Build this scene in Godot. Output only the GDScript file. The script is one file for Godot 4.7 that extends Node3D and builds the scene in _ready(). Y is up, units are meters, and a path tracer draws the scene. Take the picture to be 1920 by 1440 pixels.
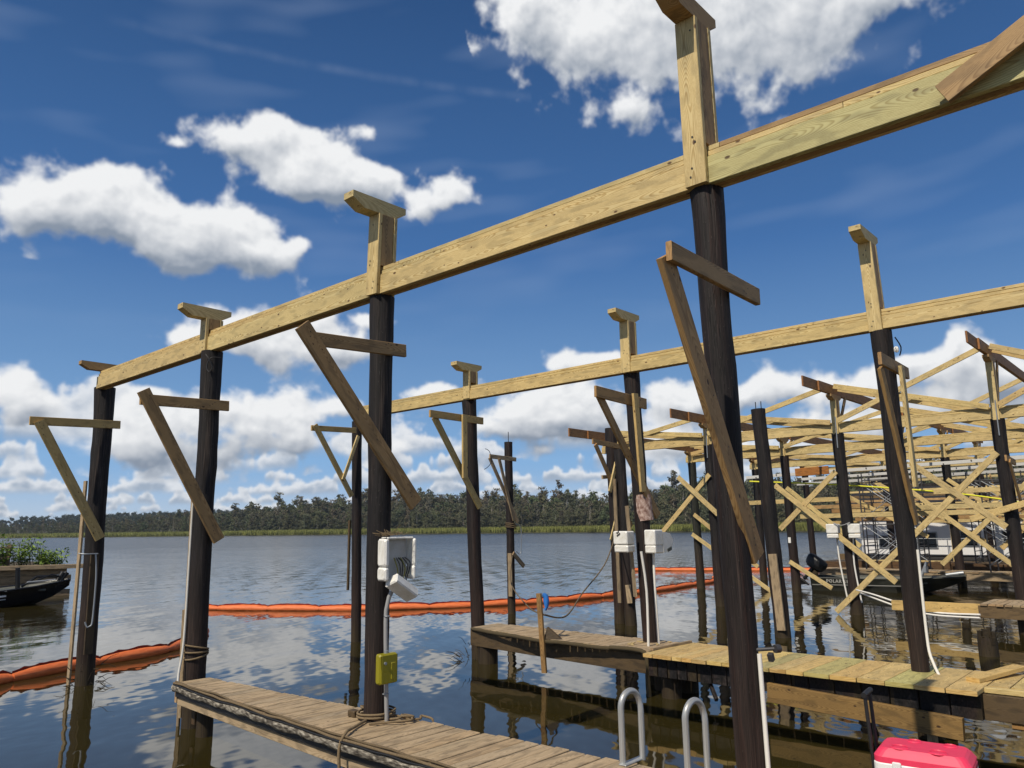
extends Node3D
# Dock under construction on a river. World axes: x runs along the rows of pilings, -z across them, y is up, metres.

var rng := RandomNumberGenerator.new()
var nz := FastNoiseLite.new()
var nf := FastNoiseLite.new()
var org := Vector3.ZERO
var M := {}
var names := {}


# ---------------------------------------------------------------- small helpers
func q(u: float, v: float, y: float) -> Vector3:
	return Vector3(u, y, -v)


func numbered(called: String) -> String:
	var k: int = names.get(called, 0)
	names[called] = k + 1
	return called if k == 0 else "%s_%03d" % [called, k]


func tag(o: Node, label: String, category: String, group := "", kind := "") -> void:
	if label: o.set_meta("label", label)
	if category: o.set_meta("category", category)
	if group: o.set_meta("group", group)
	if kind: o.set_meta("kind", kind)


func thing(called: String, label: String, category: String, at: Vector3, group := "") -> Node3D:
	var o := Node3D.new()
	o.name = numbered(called)
	o.position = at
	add_child(o)
	tag(o, label, category, group)
	org = at
	return o


func copy(src: Node3D, label: String, at: Vector3, turn := 0.0, scl := 1.0, group := "") -> Node3D:
	var r := src.duplicate() as Node3D
	r.name = numbered(String(src.name).rstrip("0123456789").trim_suffix("_"))
	add_child(r)
	r.transform = Transform3D(Basis(Vector3.UP, turn).scaled(Vector3.ONE * scl), at)
	r.set_meta("label", label)
	if group: r.set_meta("group", group)
	return r


class MB:
	var v := PackedVector3Array()
	var n := PackedVector3Array()
	var uv := PackedVector2Array()
	var c := PackedColorArray()

	func tri(a: Vector3, b: Vector3, d: Vector3, na: Vector3, nb: Vector3, nd: Vector3, ua: Vector2, ub: Vector2, ud: Vector2, col: Color) -> void:
		if (b - a).cross(d - a).dot(na + nb + nd) > 0.0:
			v.append_array([a, d, b]); n.append_array([na, nd, nb]); uv.append_array([ua, ud, ub])
		else:
			v.append_array([a, b, d]); n.append_array([na, nb, nd]); uv.append_array([ua, ub, ud])
		c.append_array([col, col, col])

	func quad(a: Vector3, b: Vector3, d: Vector3, e: Vector3, nn: Vector3, ua: Vector2, ub: Vector2, ud: Vector2, ue: Vector2, col: Color) -> void:
		tri(a, b, d, nn, nn, nn, ua, ub, ud, col)
		tri(a, d, e, nn, nn, nn, ua, ud, ue, col)

	func flat(a: Vector3, b: Vector3, d: Vector3, e: Vector3, out: Vector3, col: Color, s := 1.0) -> void:
		var nn := (b - a).cross(d - a).normalized()
		if nn.dot(out) < 0.0: nn = -nn
		var w := (b - a).length() * s
		var h := (e - a).length() * s
		quad(a, b, d, e, nn, Vector2(0, 0), Vector2(w, 0), Vector2(w, h), Vector2(0, h), col)

	# a solid between two matching rings of points; rings may be any convex outline
	func prism(r0: PackedVector3Array, r1: PackedVector3Array, col: Color) -> void:
		var m := Vector3.ZERO
		for p in r0: m += p
		for p in r1: m += p
		m /= float(r0.size() + r1.size())
		var k := r0.size()
		for i in k:
			var j := (i + 1) % k
			flat(r0[i], r0[j], r1[j], r1[i], (r0[i] + r0[j] + r1[i] + r1[j]) * 0.25 - m, col)
		for r in [r0, r1]:
			var o: Vector3 = r[0]
			var nn: Vector3 = (r[1] - o).cross(r[2] - o).normalized()
			if nn.dot(o - m) < 0.0: nn = -nn
			for i in range(1, k - 1):
				tri(o, r[i], r[i + 1], nn, nn, nn, Vector2(0, 0), Vector2(0.05, 0), Vector2(0.05, 0.05), col)

	func box(at: Vector3, s: Vector3, col: Color, b := Basis()) -> void:
		var x := b.x * s.x * 0.5
		var y := b.y * s.y * 0.5
		var z := b.z * s.z * 0.5
		prism(PackedVector3Array([at - x - y - z, at + x - y - z, at + x + y - z, at - x + y - z]), PackedVector3Array([at - x - y + z, at + x - y + z, at + x + y + z, at - x + y + z]), col)

	# box with rounded (chamfered) edges all round
	func soft_box(at: Vector3, s: Vector3, ch: float, col: Color, b := Basis()) -> void:
		var rings := []
		for k in [[-0.5, ch], [-0.5, 0.0], [0.5, 0.0], [0.5, ch]]:
			var zz: float = k[0] * s.z
			if k[1] == 0.0: zz += ch if k[0] < 0.0 else -ch
			var hx: float = s.x * 0.5 - k[1]
			var hy: float = s.y * 0.5 - k[1]
			var r := PackedVector3Array()
			for p in [[-hx + ch, -hy], [hx - ch, -hy], [hx, -hy + ch], [hx, hy - ch], [hx - ch, hy], [-hx + ch, hy], [-hx, hy - ch], [-hx, -hy + ch]]:
				r.append(at + b.x * p[0] + b.y * p[1] + b.z * zz)
			rings.append(r)
		for i in 3:
			var m := at
			for a in 8:
				var d := (a + 1) % 8
				var r0: PackedVector3Array = rings[i]
				var r1: PackedVector3Array = rings[i + 1]
				flat(r0[a], r0[d], r1[d], r1[a], (r0[a] + r0[d] + r1[a] + r1[d]) * 0.25 - m, col)
		for i in [0, 3]:
			var r: PackedVector3Array = rings[i]
			for a in range(1, 7):
				var nn := b.z * (-1.0 if i == 0 else 1.0)
				tri(r[0], r[a], r[a + 1], nn, nn, nn, Vector2(0, 0), Vector2(0.1, 0), Vector2(0.1, 0.1), col)

	# a tube through points; radius may change; smooth; caps
	func tube(p: PackedVector3Array, r: PackedFloat32Array, sides: int, col: Color, wob: FastNoiseLite = null, wa := 0.0, uscale := 1.0, flatten := 1.0, cap := true) -> void:
		var k := p.size()
		var rings := []
		var norms := []
		var side := Vector3.ZERO
		var along := 0.0
		var vs := PackedFloat32Array()
		for i in k:
			var t := (p[mini(i + 1, k - 1)] - p[maxi(i - 1, 0)]).normalized()
			if side == Vector3.ZERO:
				side = t.cross(Vector3.UP if absf(t.y) < 0.9 else Vector3.RIGHT).normalized()
			side = (side - t * side.dot(t)).normalized()
			var up := side.cross(t).normalized()
			if i > 0: along += p[i].distance_to(p[i - 1])
			vs.append(along)
			var ring := PackedVector3Array()
			var nn := PackedVector3Array()
			var rr: float = r[mini(i, r.size() - 1)]
			for a in sides + 1:
				var an := TAU * float(a % sides) / sides
				var d := side * cos(an) + up * sin(an) * flatten
				var rad := rr
				if wob: rad *= 1.0 + wa * wob.get_noise_3d(cos(an) * 14.0, sin(an) * 14.0, along * 9.0 + p[0].x * 31.0)
				ring.append(p[i] + d * rad)
				nn.append((side * cos(an) + up * sin(an) / flatten).normalized())
			rings.append(ring)
			norms.append(nn)
		for i in k - 1:
			var r0: PackedVector3Array = rings[i]
			var r1: PackedVector3Array = rings[i + 1]
			var n0: PackedVector3Array = norms[i]
			var n1: PackedVector3Array = norms[i + 1]
			for a in sides:
				var u0 := float(a) / sides
				var u1 := float(a + 1) / sides
				var w0 := vs[i] * uscale
				var w1 := vs[i + 1] * uscale
				tri(r0[a], r0[a + 1], r1[a + 1], n0[a], n0[a + 1], n1[a + 1], Vector2(u0, w0), Vector2(u1, w0), Vector2(u1, w1), col)
				tri(r0[a], r1[a + 1], r1[a], n0[a], n1[a + 1], n1[a], Vector2(u0, w0), Vector2(u1, w1), Vector2(u0, w1), col)
		if cap:
			for e in [0, k - 1]:
				var rg: PackedVector3Array = rings[e]
				var nn: Vector3 = (p[e] - p[1 if e == 0 else k - 2]).normalized()
				for a in sides:
					tri(p[e], rg[a], rg[a + 1], nn, nn, nn, Vector2(0.5, 0.02), Vector2(0.5, 0.0), Vector2(0.52, 0.02), col)

	func arrays() -> Array:
		var arr := []
		arr.resize(Mesh.ARRAY_MAX)
		arr[Mesh.ARRAY_VERTEX] = v
		arr[Mesh.ARRAY_NORMAL] = n
		arr[Mesh.ARRAY_TEX_UV] = uv
		arr[Mesh.ARRAY_COLOR] = c
		return arr

	func mesh() -> ArrayMesh:
		var am := ArrayMesh.new()
		am.add_surface_from_arrays(Mesh.PRIMITIVE_TRIANGLES, arrays())
		return am


# commits a builder whose points are in world coordinates as one part under a thing whose base is org
func put(called: String, mb: MB, mat: Material, parent: Node3D = null, label := "") -> MeshInstance3D:
	var o := MeshInstance3D.new()
	if parent == null:
		called = numbered(called)
	else:
		for i in mb.v.size(): mb.v[i] -= org
	o.mesh = mb.mesh()
	o.material_override = null
	(o.mesh as ArrayMesh).surface_set_material(0, mat)
	o.name = called
	(parent if parent else self).add_child(o, true)
	if label: o.set_meta("label", label)
	return o


func grey(k: float) -> Color:
	return Color(k, k, k)


func tint(spread := 0.12, warm := 0.05) -> Color:
	var k := 1.0 + rng.randf_range(-spread, spread)
	var w := rng.randf_range(-warm, warm)
	return Color(k * (1.0 + w), k, k * (1.0 - w * 1.5))


# a sawn board from a to b: wdir is the direction of its width, w wide and t thick, edges eased
func board_into(mb: MB, a: Vector3, b: Vector3, wdir: Vector3, w: float, t: float, col: Color, ch := 0.004, skew := 0.0) -> void:
	var x := (b - a).normalized()
	var y := (wdir - x * wdir.dot(x)).normalized()
	var z := x.cross(y)
	var hw := w * 0.5
	var ht := t * 0.5
	var prof := [[-hw + ch, -ht], [hw - ch, -ht], [hw, -ht + ch], [hw, ht - ch], [hw - ch, ht], [-hw + ch, ht], [-hw, ht - ch], [-hw, -ht + ch]]
	var l := a.distance_to(b)
	var ou := rng.randf_range(0.0, maxf(0.02, 1.0 - l / 4.2))
	var ov := rng.randf()
	var r0 := PackedVector3Array()
	var r1 := PackedVector3Array()
	for p in prof:
		var sk: float = x.dot(x) * skew * p[0]
		r0.append(a + y * p[0] + z * p[1] + x * sk)
		r1.append(b + y * p[0] + z * p[1] + x * sk)
	var per := 0.0
	for i in 8:
		var j := (i + 1) % 8
		var e := Vector2(prof[j][0] - prof[i][0], prof[j][1] - prof[i][1])
		var nn := (y * e.y - z * e.x).normalized()
		var s := e.length()
		var u0 := Vector2(ou, ov + per / 0.52)
		var u1 := Vector2(ou, ov + (per + s) / 0.52)
		var du := Vector2(l / 4.2, 0)
		mb.quad(r0[i], r0[j], r1[j], r1[i], nn, u0, u1, u1 + du, u0 + du, col)
		per += s
	var endc := Color(col.r * 1.05, col.g * 0.95, col.b * 0.85)
	for k in 2:
		var r: PackedVector3Array = r0 if k == 0 else r1
		var nn := -x if k == 0 else x
		for i in range(1, 7):
			mb.tri(r[0], r[i], r[i + 1], nn, nn, nn, Vector2(ou, ov), Vector2(ou + 0.002 * i, ov + 0.03), Vector2(ou + 0.004 * i, ov + 0.05), endc)


func board(called: String, parent: Node3D, a: Vector3, b: Vector3, wdir: Vector3, w: float, t: float, mat: Material, col := Color.WHITE, ch := 0.004, skew := 0.0) -> MeshInstance3D:
	var mb := MB.new()
	board_into(mb, a, b, wdir, w, t, col, ch, skew)
	return put(called, mb, mat, parent)


func path(pts: Array) -> PackedVector3Array:
	return PackedVector3Array(pts)


# smooth curve through points
func curve(pts: Array, step := 0.1) -> PackedVector3Array:
	var out := PackedVector3Array()
	for i in pts.size() - 1:
		var p0: Vector3 = pts[maxi(i - 1, 0)]
		var p1: Vector3 = pts[i]
		var p2: Vector3 = pts[i + 1]
		var p3: Vector3 = pts[mini(i + 2, pts.size() - 1)]
		var n := maxi(1, int(ceil(p1.distance_to(p2) / step)))
		for k in n:
			out.append(p1.cubic_interpolate(p2, p0, p3, float(k) / n))
	out.append(pts[pts.size() - 1])
	return out


func tube(called: String, parent: Node3D, pts: PackedVector3Array, r: float, mat: Material, sides := 8, col := Color.WHITE) -> MeshInstance3D:
	var mb := MB.new()
	mb.tube(pts, PackedFloat32Array([r]), sides, col)
	return put(called, mb, mat, parent)


# ---------------------------------------------------------------- textures and materials
func sm(a: float, b: float, x: float) -> float:
	return smoothstep(a, b, x)


func wood_image(sd: int, early: Color, late: Color, ring: float, knots: int, fibre: float, dirt: float) -> ImageTexture:
	var w := 1024
	var h := 256
	var n1 := FastNoiseLite.new(); n1.seed = sd; n1.frequency = 1.0; n1.fractal_octaves = 2
	var n2 := FastNoiseLite.new(); n2.seed = sd + 7; n2.frequency = 1.0; n2.noise_type = FastNoiseLite.TYPE_SIMPLEX; n2.fractal_type = FastNoiseLite.FRACTAL_NONE
	var r := RandomNumberGenerator.new(); r.seed = sd
	var kn := []
	for i in knots: kn.append(Vector3(r.randf_range(0.1, 4.1), r.randf_range(0.0, 0.52), r.randf_range(0.006, 0.014)))
	var bytes := PackedByteArray()
	bytes.resize(w * h * 3)
	var cols := []
	for x in w:
		var X := 4.2 * x / w
		cols.append(Vector2(0.035 + 0.06 * absf(n1.get_noise_2d(X * 0.55, 3.0)), 0.03 * n1.get_noise_2d(X * 0.5, 40.0)))
	for y in h:
		var Y := 0.52 * y / h
		var lane := floorf(Y / 0.13)
		for x in w:
			var X := 4.2 * x / w
			var cd: Vector2 = cols[(x + int(lane) * 217) % w]
			var yy := fposmod(Y, 0.13) - 0.065 + cd.y
			var warp := 0.004 * n1.get_noise_2d(X * 1.6, Y * 9.0)
			var kd := 0.0
			for k in kn:
				var dx: float = X - k.x
				if absf(dx) < 0.12:
					var dy: float = Y - k.y
					if absf(dy) < 0.04:
						var e: float = sqrt(dx * dx * 0.3 + dy * dy) / k.z
						kd = maxf(kd, 1.0 - sm(0.55, 1.0, e))
						yy += signf(dy + 0.0001) * k.z * 0.8 * exp(-e * e * 0.35)
			var rr := sqrt(yy * yy + cd.x * cd.x) + warp
			var f := fposmod(rr * ring, 1.0)
			var lt := sm(0.35, 0.9, f) * (1.0 - sm(0.93, 1.0, f))
			var fb := n2.get_noise_2d(X * 14.0, Y * 420.0)
			var cc := early.lerp(late, clampf(lt * 0.8 + fb * fibre, 0.0, 1.0))
			var dd := 1.0 - dirt * sm(-0.05, 0.5, n1.get_noise_2d(X * 3.0 + 90.0, Y * 10.0)) + 0.06 * n1.get_noise_2d(X * 0.9, Y * 3.0 + 20.0)
			cc = cc * dd
			if kd > 0.0: cc = cc.lerp(Color(late.r * 0.45, late.g * 0.36, late.b * 0.3), kd * 0.85)
			var o := (y * w + x) * 3
			bytes[o] = int(clampf(cc.r, 0.0, 1.0) * 255.0)
			bytes[o + 1] = int(clampf(cc.g, 0.0, 1.0) * 255.0)
			bytes[o + 2] = int(clampf(cc.b, 0.0, 1.0) * 255.0)
	return ImageTexture.create_from_image(Image.create_from_data(w, h, false, Image.FORMAT_RGB8, bytes))


func pile_image(sd: int, base: Color, red: Color) -> ImageTexture:
	var w := 256
	var h := 1024
	var n1 := FastNoiseLite.new(); n1.seed = sd; n1.frequency = 1.0; n1.fractal_octaves = 3
	var n2 := FastNoiseLite.new(); n2.seed = sd + 3; n2.frequency = 1.0; n2.fractal_type = FastNoiseLite.FRACTAL_NONE
	var bytes := PackedByteArray()
	bytes.resize(w * h * 3)
	for y in h:
		var Y := 6.0 * y / h
		for x in w:
			var an := TAU * x / w
			var cx := cos(an)
			var cy := sin(an)
			var streak := n1.get_noise_3d(cx * 13.0, cy * 13.0, Y * 1.6)
			var fine := n2.get_noise_3d(cx * 34.0, cy * 34.0, Y * 4.0)
			var crack := n1.get_noise_3d(cx * 4.0 + 9.0, cy * 4.0, Y * 0.5)
			var big := n1.get_noise_3d(cx * 1.2, cy * 1.2 + 30.0, Y * 0.8)
			var c := base.lerp(red, sm(-0.2, 0.5, big))
			c = c * (1.0 + 0.38 * streak + 0.4 * fine)
			if absf(crack) < 0.03 * (0.4 + absf(fine)): c = c * 0.25
			var check := n2.get_noise_3d(cx * 22.0 + 7.0, cy * 22.0, Y * 0.8)
			if check > 0.62: c = c * (1.0 - 0.6 * sm(0.62, 0.75, check))
			elif check < -0.6: c = c * 1.45
			var worn := n1.get_noise_3d(cx * 2.0 + 70.0, cy * 2.0, Y * 0.6)
			c = c.lerp(Color(0.30, 0.27, 0.25) * (1.0 + 0.7 * fine), sm(0.18, 0.5, worn) * 0.45)
			var fl := n2.get_noise_3d(cx * 16.0 + 50.0, cy * 16.0, Y * 26.0)
			if fl > 0.9: c = c.lerp(Color(0.5, 0.48, 0.45), 0.6)
			c = c.lerp(Color(0.215, 0.155, 0.125) * (1.0 + 0.35 * streak + 0.3 * fine), (1.0 - sm(1.5, 3.1, Y + 0.6 * big)) * 0.6)
			# the wet, weedy foot
			var wet := 1.0 - sm(0.9, 1.5, Y + 0.3 * big)
			c = c.lerp(Color(0.235, 0.20, 0.13) * (1.0 + 0.5 * streak), wet * 0.75)
			var o := (y * w + x) * 3
			bytes[o] = int(clampf(c.r, 0.0, 1.0) * 255.0)
			bytes[o + 1] = int(clampf(c.g, 0.0, 1.0) * 255.0)
			bytes[o + 2] = int(clampf(c.b, 0.0, 1.0) * 255.0)
	return ImageTexture.create_from_image(Image.create_from_data(w, h, false, Image.FORMAT_RGB8, bytes))


func mottle_image(sd: int, a: Color, b: Color, fr: float, stretch := 1.0, speck := 0.0) -> ImageTexture:
	var w := 256
	var n1 := FastNoiseLite.new(); n1.seed = sd; n1.frequency = fr; n1.fractal_octaves = 4
	var im := Image.create(w, w, false, Image.FORMAT_RGB8)
	for y in w:
		for x in w:
			var k := 0.5 + 0.8 * n1.get_noise_3d(cos(TAU * x / w) * 40.0, sin(TAU * x / w) * 40.0, y * stretch)
			var c := a.lerp(b, clampf(k, 0.0, 1.0))
			if speck > 0.0 and n1.get_noise_2d(x * 9.0, y * 9.0) > 0.42: c = c.lerp(Color(0.12, 0.1, 0.08), speck)
			im.set_pixel(x, y, c)
	return ImageTexture.create_from_image(im)


func mat(called: String, col: Color, rough := 0.7, tex: Texture2D = null, metal := 0.0, relief := 0.0, spec := 0.5) -> StandardMaterial3D:
	var m := StandardMaterial3D.new()
	m.resource_name = called
	m.albedo_color = col
	m.roughness = rough
	m.metallic = metal
	m.metallic_specular = spec
	m.vertex_color_use_as_albedo = true
	if tex:
		m.albedo_texture = tex
		if relief != 0.0:
			m.heightmap_enabled = true
			m.heightmap_texture = tex
			m.heightmap_scale = relief
	M[called] = m
	return m


func lin(r: float, g: float, b: float) -> Color:
	return Color(r, g, b).linear_to_srgb()


func make_materials() -> void:
	var pine := wood_image(11, Color(0.835, 0.75, 0.535), Color(0.675, 0.56, 0.335), 210.0, 28, 0.16, 0.10)
	var pine2 := wood_image(23, Color(0.755, 0.73, 0.525), Color(0.60, 0.55, 0.345), 170.0, 18, 0.16, 0.12)
	var brown := wood_image(31, Color(0.69, 0.56, 0.375), Color(0.535, 0.41, 0.25), 200.0, 12, 0.18, 0.14)
	var old := wood_image(47, Color(0.72, 0.635, 0.51), Color(0.585, 0.50, 0.385), 230.0, 5, 0.22, 0.16)
	mat("pine", Color.WHITE, 0.62, pine, 0.0, 0.12)
	mat("pine_tan", Color(0.90, 0.88, 0.84), 0.65, pine, 0.0, 0.12)
	mat("pine_green", Color.WHITE, 0.65, pine2, 0.0, 0.12)
	mat("pine_brown", Color.WHITE, 0.65, brown, 0.0, 0.12)
	mat("old_wood", Color.WHITE, 0.85, old, 0.0, 0.25)
	mat("wet_wood", Color(0.62, 0.58, 0.5), 0.7, old, 0.0, 0.25)
	mat("pile", Color.WHITE, 0.7, pile_image(5, Color(0.118, 0.108, 0.112), Color(0.125, 0.10, 0.095)), 0.0, 1.6, 0.4)
	mat("pile_red", Color.WHITE, 0.66, pile_image(9, Color(0.122, 0.104, 0.104), Color(0.155, 0.108, 0.096)), 0.0, 1.6, 0.4)
	mat("pile_green", Color.WHITE, 0.7, pile_image(15, Color(0.15, 0.158, 0.135), Color(0.19, 0.18, 0.15)), 0.0, 1.6, 0.4)
	mat("white_plastic", Color(0.95, 0.95, 0.94), 0.45, mottle_image(3, Color(1, 1, 1), Color(0.91, 0.90, 0.87), 0.03, 1.0, 0.12))
	mat("pvc", Color(0.92, 0.91, 0.88), 0.4)
	mat("grey_pipe", Color(0.60, 0.60, 0.60), 0.45)
	mat("yellow_box", Color(0.56, 0.53, 0.10), 0.35)
	mat("black_rubber", lin(0.012, 0.012, 0.013), 0.5)
	mat("wire", lin(0.02, 0.02, 0.022), 0.5)
	mat("rope", Color(0.60, 0.53, 0.42), 0.95, mottle_image(8, Color(1, 1, 1), Color(0.6, 0.56, 0.5), 0.2))
	mat("hose", Color(0.9, 0.89, 0.86), 0.75, mottle_image(13, Color(0.84, 0.82, 0.78), Color(0.18, 0.155, 0.13), 0.03, 2.2, 0.6), 0.0, 0.3)
	mat("steel", Color(0.80, 0.81, 0.81), 0.42, mottle_image(4, Color(1, 1, 1), Color(0.8, 0.8, 0.8), 0.05, 0.1), 0.5)
	mat("galv", Color(0.62, 0.64, 0.66), 0.45, null, 0.5)
	mat("track_metal", Color(0.80, 0.80, 0.79), 0.5)
	mat("scaffold", Color(0.32, 0.32, 0.33), 0.5, null, 0.6)
	mat("rust", Color(0.30, 0.20, 0.14), 0.8)
	var fab := mottle_image(21, Color(0.95, 0.53, 0.30), Color(0.84, 0.41, 0.21), 0.05, 0.5)
	mat("boom", Color.WHITE, 0.62, fab, 0.0, 2.0)
	mat("boom_dark", Color(0.5, 0.13, 0.09), 0.6)
	mat("pink", Color(0.93, 0.23, 0.38), 0.5, mottle_image(30, Color(1, 1, 1), Color(0.95, 0.95, 0.95), 0.08))
	mat("white_gloss", Color(0.9, 0.9, 0.9), 0.4)
	mat("hull_dark", Color(0.17, 0.18, 0.16), 0.4, null, 0.2)
	mat("hull_black", Color(0.085, 0.08, 0.09), 0.22)
	mat("hull_inside", Color(0.33, 0.34, 0.31), 0.6)
	mat("motor", Color(0.07, 0.07, 0.075), 0.42)
	mat("letter_grey", Color(0.62, 0.62, 0.6), 0.5)
	mat("roof_dark", Color(0.13, 0.125, 0.125), 0.85)
	mat("dark_inside", Color(0.10, 0.095, 0.09), 0.9)
	mat("red_panel", Color(0.55, 0.12, 0.12), 0.5)
	mat("window_dark", Color(0.10, 0.12, 0.14), 0.1)
	mat("blue_cloth", Color(0.15, 0.45, 0.78), 0.7)
	mat("white_paper", Color(0.80, 0.72, 0.68), 0.85, mottle_image(61, Color(1, 1, 1), Color(0.55, 0.45, 0.42), 0.06))
	mat("yellow_strap", Color(0.93, 0.92, 0.25), 0.6)
	mat("twig", Color(0.26, 0.22, 0.16), 0.9)
	mat("mud", Color(0.30, 0.26, 0.18), 0.95)
	mat("bark", lin(0.085, 0.075, 0.06), 0.9)
	mat("pale_bark", lin(0.23, 0.22, 0.19), 0.9)
	for k in [["leaf_olive", 0.112, 0.120, 0.066], ["leaf_green", 0.088, 0.112, 0.052], ["leaf_brown", 0.130, 0.118, 0.080], ["leaf_dark", 0.045, 0.06, 0.034], ["leaf_bright", 0.20, 0.30, 0.05], ["reed", 0.27, 0.30, 0.09]]:
		var m := mat(k[0], lin(k[1], k[2], k[3]), 0.75)
		m.cull_mode = BaseMaterial3D.CULL_DISABLED
		m.backlight_enabled = true
		m.backlight = lin(k[1] * 0.6, k[2] * 0.7, k[3] * 0.4)


# ---------------------------------------------------------------- sky
var puffs := []
var buckets := {}


func add_puffs(list: Array) -> void:
	for i in range(0, list.size(), 4):
		puffs.append([list[i], list[i + 1], list[i + 2], list[i + 3]])


var cloud_n := FastNoiseLite.new()
var cloud_w := FastNoiseLite.new()


func cumulus(az: float, el: float) -> float:
	var second := 0.0
	var cell: Variant = buckets.get(int(floorf(az / 3.0)) * 64 + int(floorf(el / 3.0)))
	if cell == null: return 0.0
	for p in cell:
		var dx: float = (az - p[0]) / p[2]
		if absf(dx) > 2.2: continue
		var dy: float = (el - p[1]) / p[3]
		if absf(dy) > 2.2: continue
		var g := exp(-1.1 * (dx * dx + dy * dy))
		second += g * (0.62 if p[3] < 0.55 else 1.0)
	return second


func sky_colour(az: float, el: float) -> Vector3:
	# az, el in degrees
	var z := Vector3(0.018, 0.058, 0.168)
	var mid := Vector3(0.060, 0.165, 0.40)
	var low := Vector3(0.24, 0.44, 0.72)
	var hor := Vector3(0.50, 0.62, 0.76)
	var c: Vector3
	if el < 5.0: c = hor.lerp(low, sm(0.0, 5.0, el))
	elif el < 20.0: c = low.lerp(mid, pow((el - 5.0) / 15.0, 0.75))
	else: c = mid.lerp(z, clampf(pow((el - 20.0) / 24.0, 0.85), 0.0, 1.0))
	# thin high cirrus
	var ci := cloud_w.get_noise_2d(az * 0.7 + el * 0.9, el * 3.2 - az * 0.5)
	c = c.lerp(Vector3(0.45, 0.55, 0.72), clampf(ci * 0.22 - 0.02, 0.0, 0.12) * sm(8.0, 25.0, el))
	# an old condensation trail
	var tx := (az + 72.8) / 31.1
	var off := absf(el - (32.5 + tx * (1.0 - tx) * 2.0 - 1.3 * tx + 0.08 * cloud_w.get_noise_1d(az * 3.0)))
	if tx > 0.0 and tx < 1.05 and off < 0.5:
		c = c.lerp(Vector3(0.5, 0.58, 0.72), (1.0 - sm(0.0, 0.45, off)) * clampf(0.05 + 0.06 * cloud_w.get_noise_1d(az * 6.0), 0.0, 0.1) * sm(0.0, 0.1, tx))
	return c


func cloud_density(az: float, el: float, fine := true) -> float:
	var x := az
	var y := el * 1.15
	var g := cumulus(az, el)
	if g < 0.03: return -0.3
	var wob := cloud_w.get_noise_2d(x * 2.6 + 70.0, y * 2.6)
	var f := cloud_n.get_noise_2d(x * 5.5 + wob * 2.0, y * 5.5)
	return minf(g, 1.3) * lerpf(0.80, 1.0, sm(8.0, 13.0, el)) + f * 0.84 + wob * 0.34 - 0.27


# rows of far cumulus: humps on a level base, smaller and closer together towards the horizon
var row_e := [1.1, 1.5, 2.0, 2.7, 3.6, 4.7, 6.1]


func row_clouds(c: Vector3, az: float, el: float) -> Vector3:
	for k in 7:
		var e: float = row_e[k]
		if el > e * 1.75 + 0.2 or el < e * 0.72: continue
		var fr := 10.0 / e
		var b := e + 0.10 * e * cloud_w.get_noise_2d(az * fr * 0.6, k * 77.0)
		var p := cloud_n.get_noise_2d(az * fr * 1.5 + k * 400.0, k * 50.0) + 0.55 * cloud_w.get_noise_2d(az * fr * 1.1 + k * 90.0, k * 31.0)
		var h := e * (0.06 + 0.62 * maxf(p + 0.16, 0.0))
		if p < -0.16: continue
		var puff := cloud_n.get_noise_2d(az * fr * 3.4 + 55.0, el * fr * 4.6 + k * 19.0)
		var t := (el - b) / h + puff * 0.8
		var under := 0.10 * e
		var a := (1.0 - sm(0.72, 1.08, t)) * sm(-under * 1.4, under * 0.4, el - b + puff * 0.05 * e) * sm(-0.16, 0.0, p)
		if a <= 0.0: continue
		var lit := clampf(0.12 + 0.95 * sm(-0.15, 0.85, t) + puff * 0.35, 0.0, 1.0)
		var cc := Vector3(0.36, 0.43, 0.53).lerp(Vector3(0.80, 0.82, 0.85), lit)
		c = c.lerp(cc, a * 0.92)
	return c


func sky_at(az: float, el: float) -> Vector3:
	if el < 0.0: el = 0.0
	var c := sky_colour(az, el)
	if el < 11.5: c = row_clouds(c, az, el)
	var k := cloud_density(az, el)
	if k > -0.05:
		# lit from behind the viewer and above: crests white, hollows and bases grey
		var up := cloud_density(az - 0.35, el + 0.6)
		var above := cumulus(az - 0.3, el + 1.5)
		var below := cumulus(az + 0.2, el - 1.1)
		var base := clampf((above - below) * 0.55 + 0.02, 0.0, 0.8)
		var deep := sm(1.1, 2.6, cumulus(az, el + 0.4)) * 0.22
		var lit := clampf(0.86 + (k - up) * 0.6 - base * 0.85 - deep * (1.0 + 1.9 * sm(24.0, 33.0, el) * sm(-36.0, -24.0, az)), 0.0, 1.0)
		var cc := Vector3(0.25, 0.30, 0.38).lerp(Vector3(0.88, 0.89, 0.90), lit)
		c = c.lerp(cc, sm(-0.05, 0.5, k))
	return c


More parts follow.
